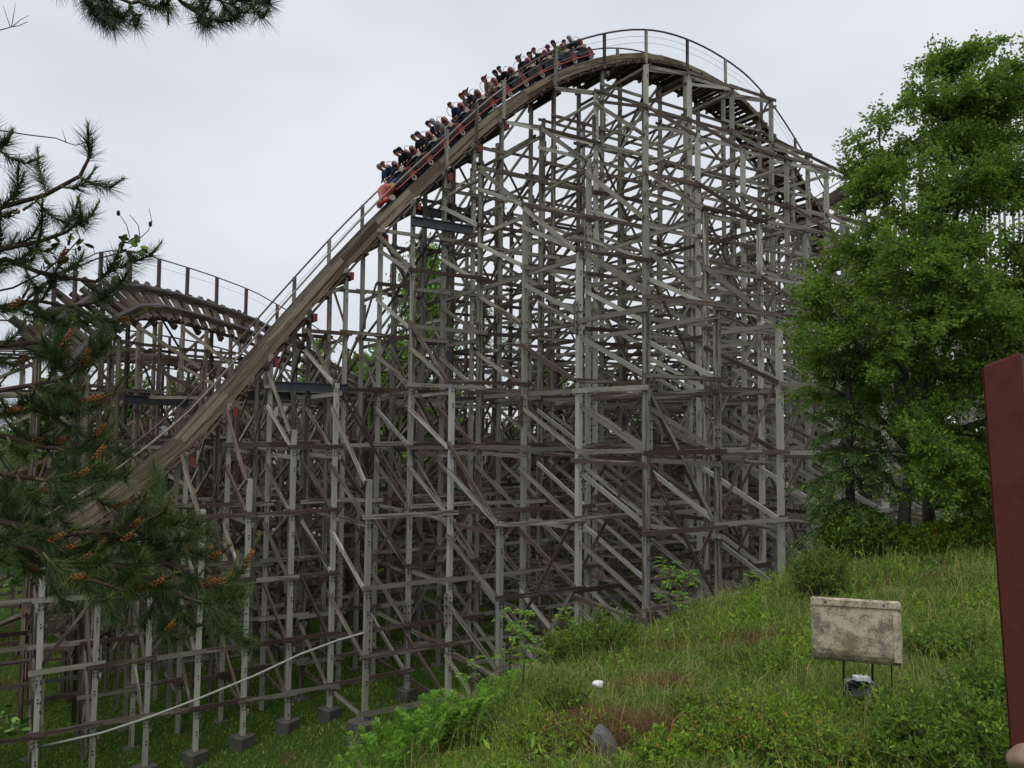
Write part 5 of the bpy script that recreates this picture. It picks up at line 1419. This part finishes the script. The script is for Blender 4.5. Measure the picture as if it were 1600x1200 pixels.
# ------------------------------------------------------------------ things on the bank
def panel():
    c = spot(1342, 0, 8.3); z0 = c.z
    t = thing('floodlight', 'large weathered beige floodlight housing on black legs in the grass', 'floodlight', c)
    ctr = at(1338, 990, 8.3)
    g = N('weathered_beige_plastic'); co = g.n('ShaderNodeTexCoord').outputs['Object']
    n1 = g.noise(co, 7, 8, .72); n2 = g.noise(co, 55, 4, .7); n3 = g.noise(co, 2.5, 4, .6)
    k = g.ramp(g.math('ADD', g.math('MULTIPLY', n1, .75), g.math('MULTIPLY', n2, .3)), [(.47, 0.0), (.60, 1.0)])
    col = g.mix(g.math('MULTIPLY', k, .8), C4((.50, .44, .32)), C4((.085, .08, .068)))
    col = g.mix(g.ramp(n3, [(.5, 0.0), (.75, .55)]), col, C4((.26, .20, .12)))
    Mp = g.out(col, .8, g.bump(n1, .2, .01), spec=.2)
    Mf = Matrix.Translation(ctr) @ Matrix.Rotation(R(-20), 4, 'Z') @ Matrix.Rotation(R(-1.0), 4, 'Y') @ Matrix.Rotation(R(-3), 4, 'X')
    w, h, d = .435, .345, .22
    bm = bmesh.new()
    prof = [(0, h), (-.02, h - .02), (0, -.10)]
    # side profile (y depth towards back, z): flat face, rounded bottom roll
    prof = [(.03, h), (.0, h - .015), (.0, h - .075), (.018, h - .085), (.018, -h * .35)]
    for i in range(1, 9):
        a = math.pi * .72 * i / 8; prof.append((.018 + .16 * (1 - math.cos(a)) - .02 * math.sin(a), -h * .35 - .20 * math.sin(a)))
    prof.append((.34, -h * .3)); prof.append((.20, h - .02)); prof.append((.05, h))
    n = len(prof); xs = [-w, -w + .02, w - .02, w]
    V = []
    for ix, x_ in enumerate(xs):
        inset = .022 if ix in (0, 3) else 0
        for (y_, z_) in prof: V.append(bm.verts.new((x_, y_ + (inset if y_ < .1 else -inset), z_ - (inset if z_ > 0 else -inset))))
    for i in range(3):
        for j in range(n): bm.faces.new((V[i * n + j], V[(i + 1) * n + j], V[(i + 1) * n + (j + 1) % n], V[i * n + (j + 1) % n]))
    bm.faces.new(V[:n]); bm.faces.new(V[3 * n:][::-1])
    bmesh.ops.recalc_face_normals(bm, faces=bm.faces[:])
    me = bpy.data.meshes.new('housing'); bm.to_mesh(me); bm.free(); me.materials.append(Mp)
    hs = obj('housing', me, None, t, Mf); PINV[hs.name] = Mf.inverted()
    for x_ in (-.29, .27): MB().sphere((x_, -.004, h - .042), .011, 8, 5).build('screw', M_BOLT, hs, False, Mf)
    MB().box((w - .05, .008, -.02), (.035, .012, .24)).build('edge_rib', Mp, hs, False, Mf)
    bl = plain('black_metal', (.012, .012, .013), .5)
    for px, top, bot in ((1318, 1030, 1088), (1363, 1030, 1088), (1393, 1030, 1088)):
        MB().tube([at(px, top, 8.42), at(px + 1, bot + 6, 8.42)], .011 if px < 1390 else .007, 6).build('leg', bl, t)
    gm = plain('grey_box_metal', (.30, .31, .34), .45, .3, .2, 8)
    lm = MB(); p = at(1342, 1074, 8.36); lm.box(p, (.135, .06, .072)); bx = lm.build('ballast_box', gm, t)
    p2 = at(1344, 1059, 8.33); MB().box(p2 + Vector((0, -.03, 0)), (.073, .05, .026)).build('ballast_lid', plain('white_lid', (.62, .64, .68), .5), bx)
    MB().box(at(1344, 1069, 8.26), (.07, .03, .035)).build('terminal', bl, bx)
    MB().tube([at(1321, 1086, 8.28), at(1322, 1068, 8.28), at(1330, 1064, 8.28), at(1356, 1064, 8.28), at(1363, 1068, 8.28), at(1363, 1086, 8.28)], .008, 5).build('bracket', bl, t)
    for k in range(4): MB().box(at(1328, 1069 + k * 4.5, 8.285), (.02, .012, .006)).build('vent', bl, bx)
panel()

# white pebble-like object, rock
b = MB(); c = at(935, 1070, 10.0)
rr = random.Random(5)
def rocky(c, sc, seed, nu=12, nv=8, amp=.18):
    b = MB(); r0 = np.random.default_rng(seed); b.sphere((0, 0, 0), 1, nu, nv)
    ax = r0.normal(size=(10, 3)); ax /= np.linalg.norm(ax, axis=1)[:, None]; lim = r0.uniform(.62, .95, 10)
    V = np.array(b.v)
    for a, l in zip(ax, lim):
        dd = V @ a; V -= np.maximum(dd - l, 0)[:, None] * a
    b.v = [tuple(v) for v in V * np.array(sc) + np.array(c)]
    return b
o = rocky(c, (.085, .07, .06), 3).build('white_stone', plain('white_stone', (.72, .70, .72), .8, 0, .06, 8), None, True); tag(o, 'small white stone lying in the grass above the grey rock', 'stone')
g = N('rock_grey'); co = g.n('ShaderNodeTexCoord').outputs['Object']; n1 = g.noise(co, 9, 8, .7); n2 = g.noise(co, 60, 3, .7)
M_ROCK = g.out(g.mix(n2, g.mix(n1, C4((.09, .09, .095)), C4((.24, .245, .25))), C4((.10, .095, .085))), .9, g.bump(n1, .7, .03), spec=.2)
c = at(945, 1172, 7.9); o = rocky(c, (.16, .16, .26), 11).build('rock', M_ROCK); tag(o, 'grey rock face poking out of the bank under brown dead grass', 'rock')
c = at(1425, 920, 14.4)
for i, (px, py) in enumerate(((1393, 917), (1406, 921))):
    o = rocky(at(px, py, 14.2), (.08, .08, .08), 20 + i).build('stone', plain('tan_stone', (.22, .18, .13), .9)); tag(o, ('left' if i == 0 else 'right') + ' of two small tan stones behind the beige housing', 'stone', 'tan stones')

# red post at the right edge
g = N('red_painted_post'); co = g.n('ShaderNodeTexCoord').outputs['Object']
n1 = g.noise(co, 30, 4, .6); n2 = g.noise(co, 220, 2, .6)
n3 = g.noise(co, 9, 5, .7); n4 = g.noise(co, 75, 3, .75)
pc = g.mix(n1, C4((.075, .016, .012)), C4((.115, .025, .018)))
pc = g.mix(g.ramp(n4, [(.70, 0.0), (.74, .8)]), pc, C4((.16, .085, .06)))          # pin-head chips
pc = g.mix(g.ramp(n3, [(.52, 0.0), (.72, .6)]), pc, C4((.035, .015, .012)))         # grime
M_POST = g.out(pc, g.ramp(n3, [(.3, .55), (.7, .9)]), g.bump(n2, .3, .002), spec=.3)
def red_post():
    Y = 2.0
    tl, tr_, bl, br = (1533, 572), (1597, 549), (1586, 1290), (1668, 1290)
    bm = bmesh.new()
    # a leaning square post, cut aslant at the top, edges rounded
    f = [at(*tl, Y), at(1594, 549, Y), at(1652, 1290, Y), at(*bl, Y)]
    dv = Vector((.14, .16, .0))
    vs_ = [bm.verts.new(p) for p in f] + [bm.verts.new(p + dv) for p in f]
    bm.faces.new(vs_[:4]); bm.faces.new(vs_[4:][::-1])
    for i in range(4): bm.faces.new((vs_[i], vs_[i + 4], vs_[(i + 1) % 4 + 4], vs_[(i + 1) % 4]))
    bmesh.ops.recalc_face_normals(bm, faces=bm.faces[:])
    bmesh.ops.bevel(bm, geom=bm.edges[:], offset=.006, segments=3, affect='EDGES')
    me = bpy.data.meshes.new('red_post'); bm.to_mesh(me); bm.free(); me.materials.append(M_POST)
    o = obj('red_post', me); tag(o, 'dark red painted post with slanted top at the right edge', 'post')
red_post()
# tan weathered log end in the corner
g = N('tan_log'); co = g.n('ShaderNodeTexCoord').outputs['Object']; n1 = g.noise(co, 45, 5, .65)
M_LOG = g.out(g.mix(n1, C4((.15, .10, .065)), C4((.31, .23, .16))), .9, g.bump(n1, .4, .004))
b = rocky(at(1640, 1238, 1.75), (.10, .08, .085), 31, 16, 12); b2 = rocky(at(1600, 1186, 1.75), (.035, .04, .032), 35, 12, 8); b.add(b2.v, b2.f)
o = b.build('tan_log_end', M_LOG, None, True); tag(o, 'rounded tan lump at the foot of the red post in the lower right corner', 'log')

# pale pipe strung along the low frames, signs
o = MB().tube([at(58, 1168, 24.1), at(160, 1145, 24.4), at(230, 1122, 24.6), at(310, 1092, 25), at(400, 1055, 25.6), at(470, 1022, 26.2), at(530, 1000, 26.1), at(572, 988, 25.85)], .038, 7).build('pipe', M_PIPE, None, True)
tag(o, 'pale pipe slanting up through the lowest coaster frames at left', 'pipe')
M_SIGN = plain('sign_white', (.62, .62, .60), .6, 0, .05); M_INK = plain('sign_ink', (.03, .03, .03), .6)
s = thing('sign', 'white sign with black pictogram on a post behind the drop at left', 'sign', at(252, 680, 40.5))
M = Matrix.Translation(at(252, 673, 40.4)) @ Matrix.Rotation(R(-4), 4, 'Y')
MB().box((0, 0, 0), (.33, .02, .22), M).build('board', M_SIGN, s)
b = MB(); b.box((-.03, -.026, .08), (.05, .004, .045), M); b.box((-.27, -.026, .12), (.03, .004, .05), M); b.tube([M @ Vector(q) for q in ((-.08, -.026, -.02), (-.05, -.026, -.1), (.05, -.026, -.13), (.2, -.026, -.13), (.24, -.026, -.08))], .012, 4); b.tube([M @ Vector(q) for q in ((.0, -.026, .02), (.04, -.026, -.06), (.18, -.026, -.06))], .012, 4)
b.build('pictogram', M_INK, s)
MB().tube([at(252, 680, 40.5), at(252, 760, 40.5)], .04, 6).build('sign_post', M_STEEL, s)
s = thing('sign', 'small pale notice plate low among the dark frames behind the pine', 'sign', at(190, 705, 40.2))
MB().box(at(190, 698, 40), (.1, .02, .17)).build('board', M_SIGN, s); MB().tube([at(190, 700, 40.05), at(190, 740, 40.05)], .025, 5).build('sign_post', M_STEEL, s)
b = MB(); b.box((0, 0, 0), (.3, .25, .35), Matrix.Translation(at(600, 757, 62))); b.box((0, 0, .4), (.34, .29, .05), Matrix.Translation(at(600, 757, 62)))
o = b.build('green_bin', plain('bin_green', (.10, .22, .16), .6)); tag(o, 'small green bin on the far lawn seen through the frames', 'bin')
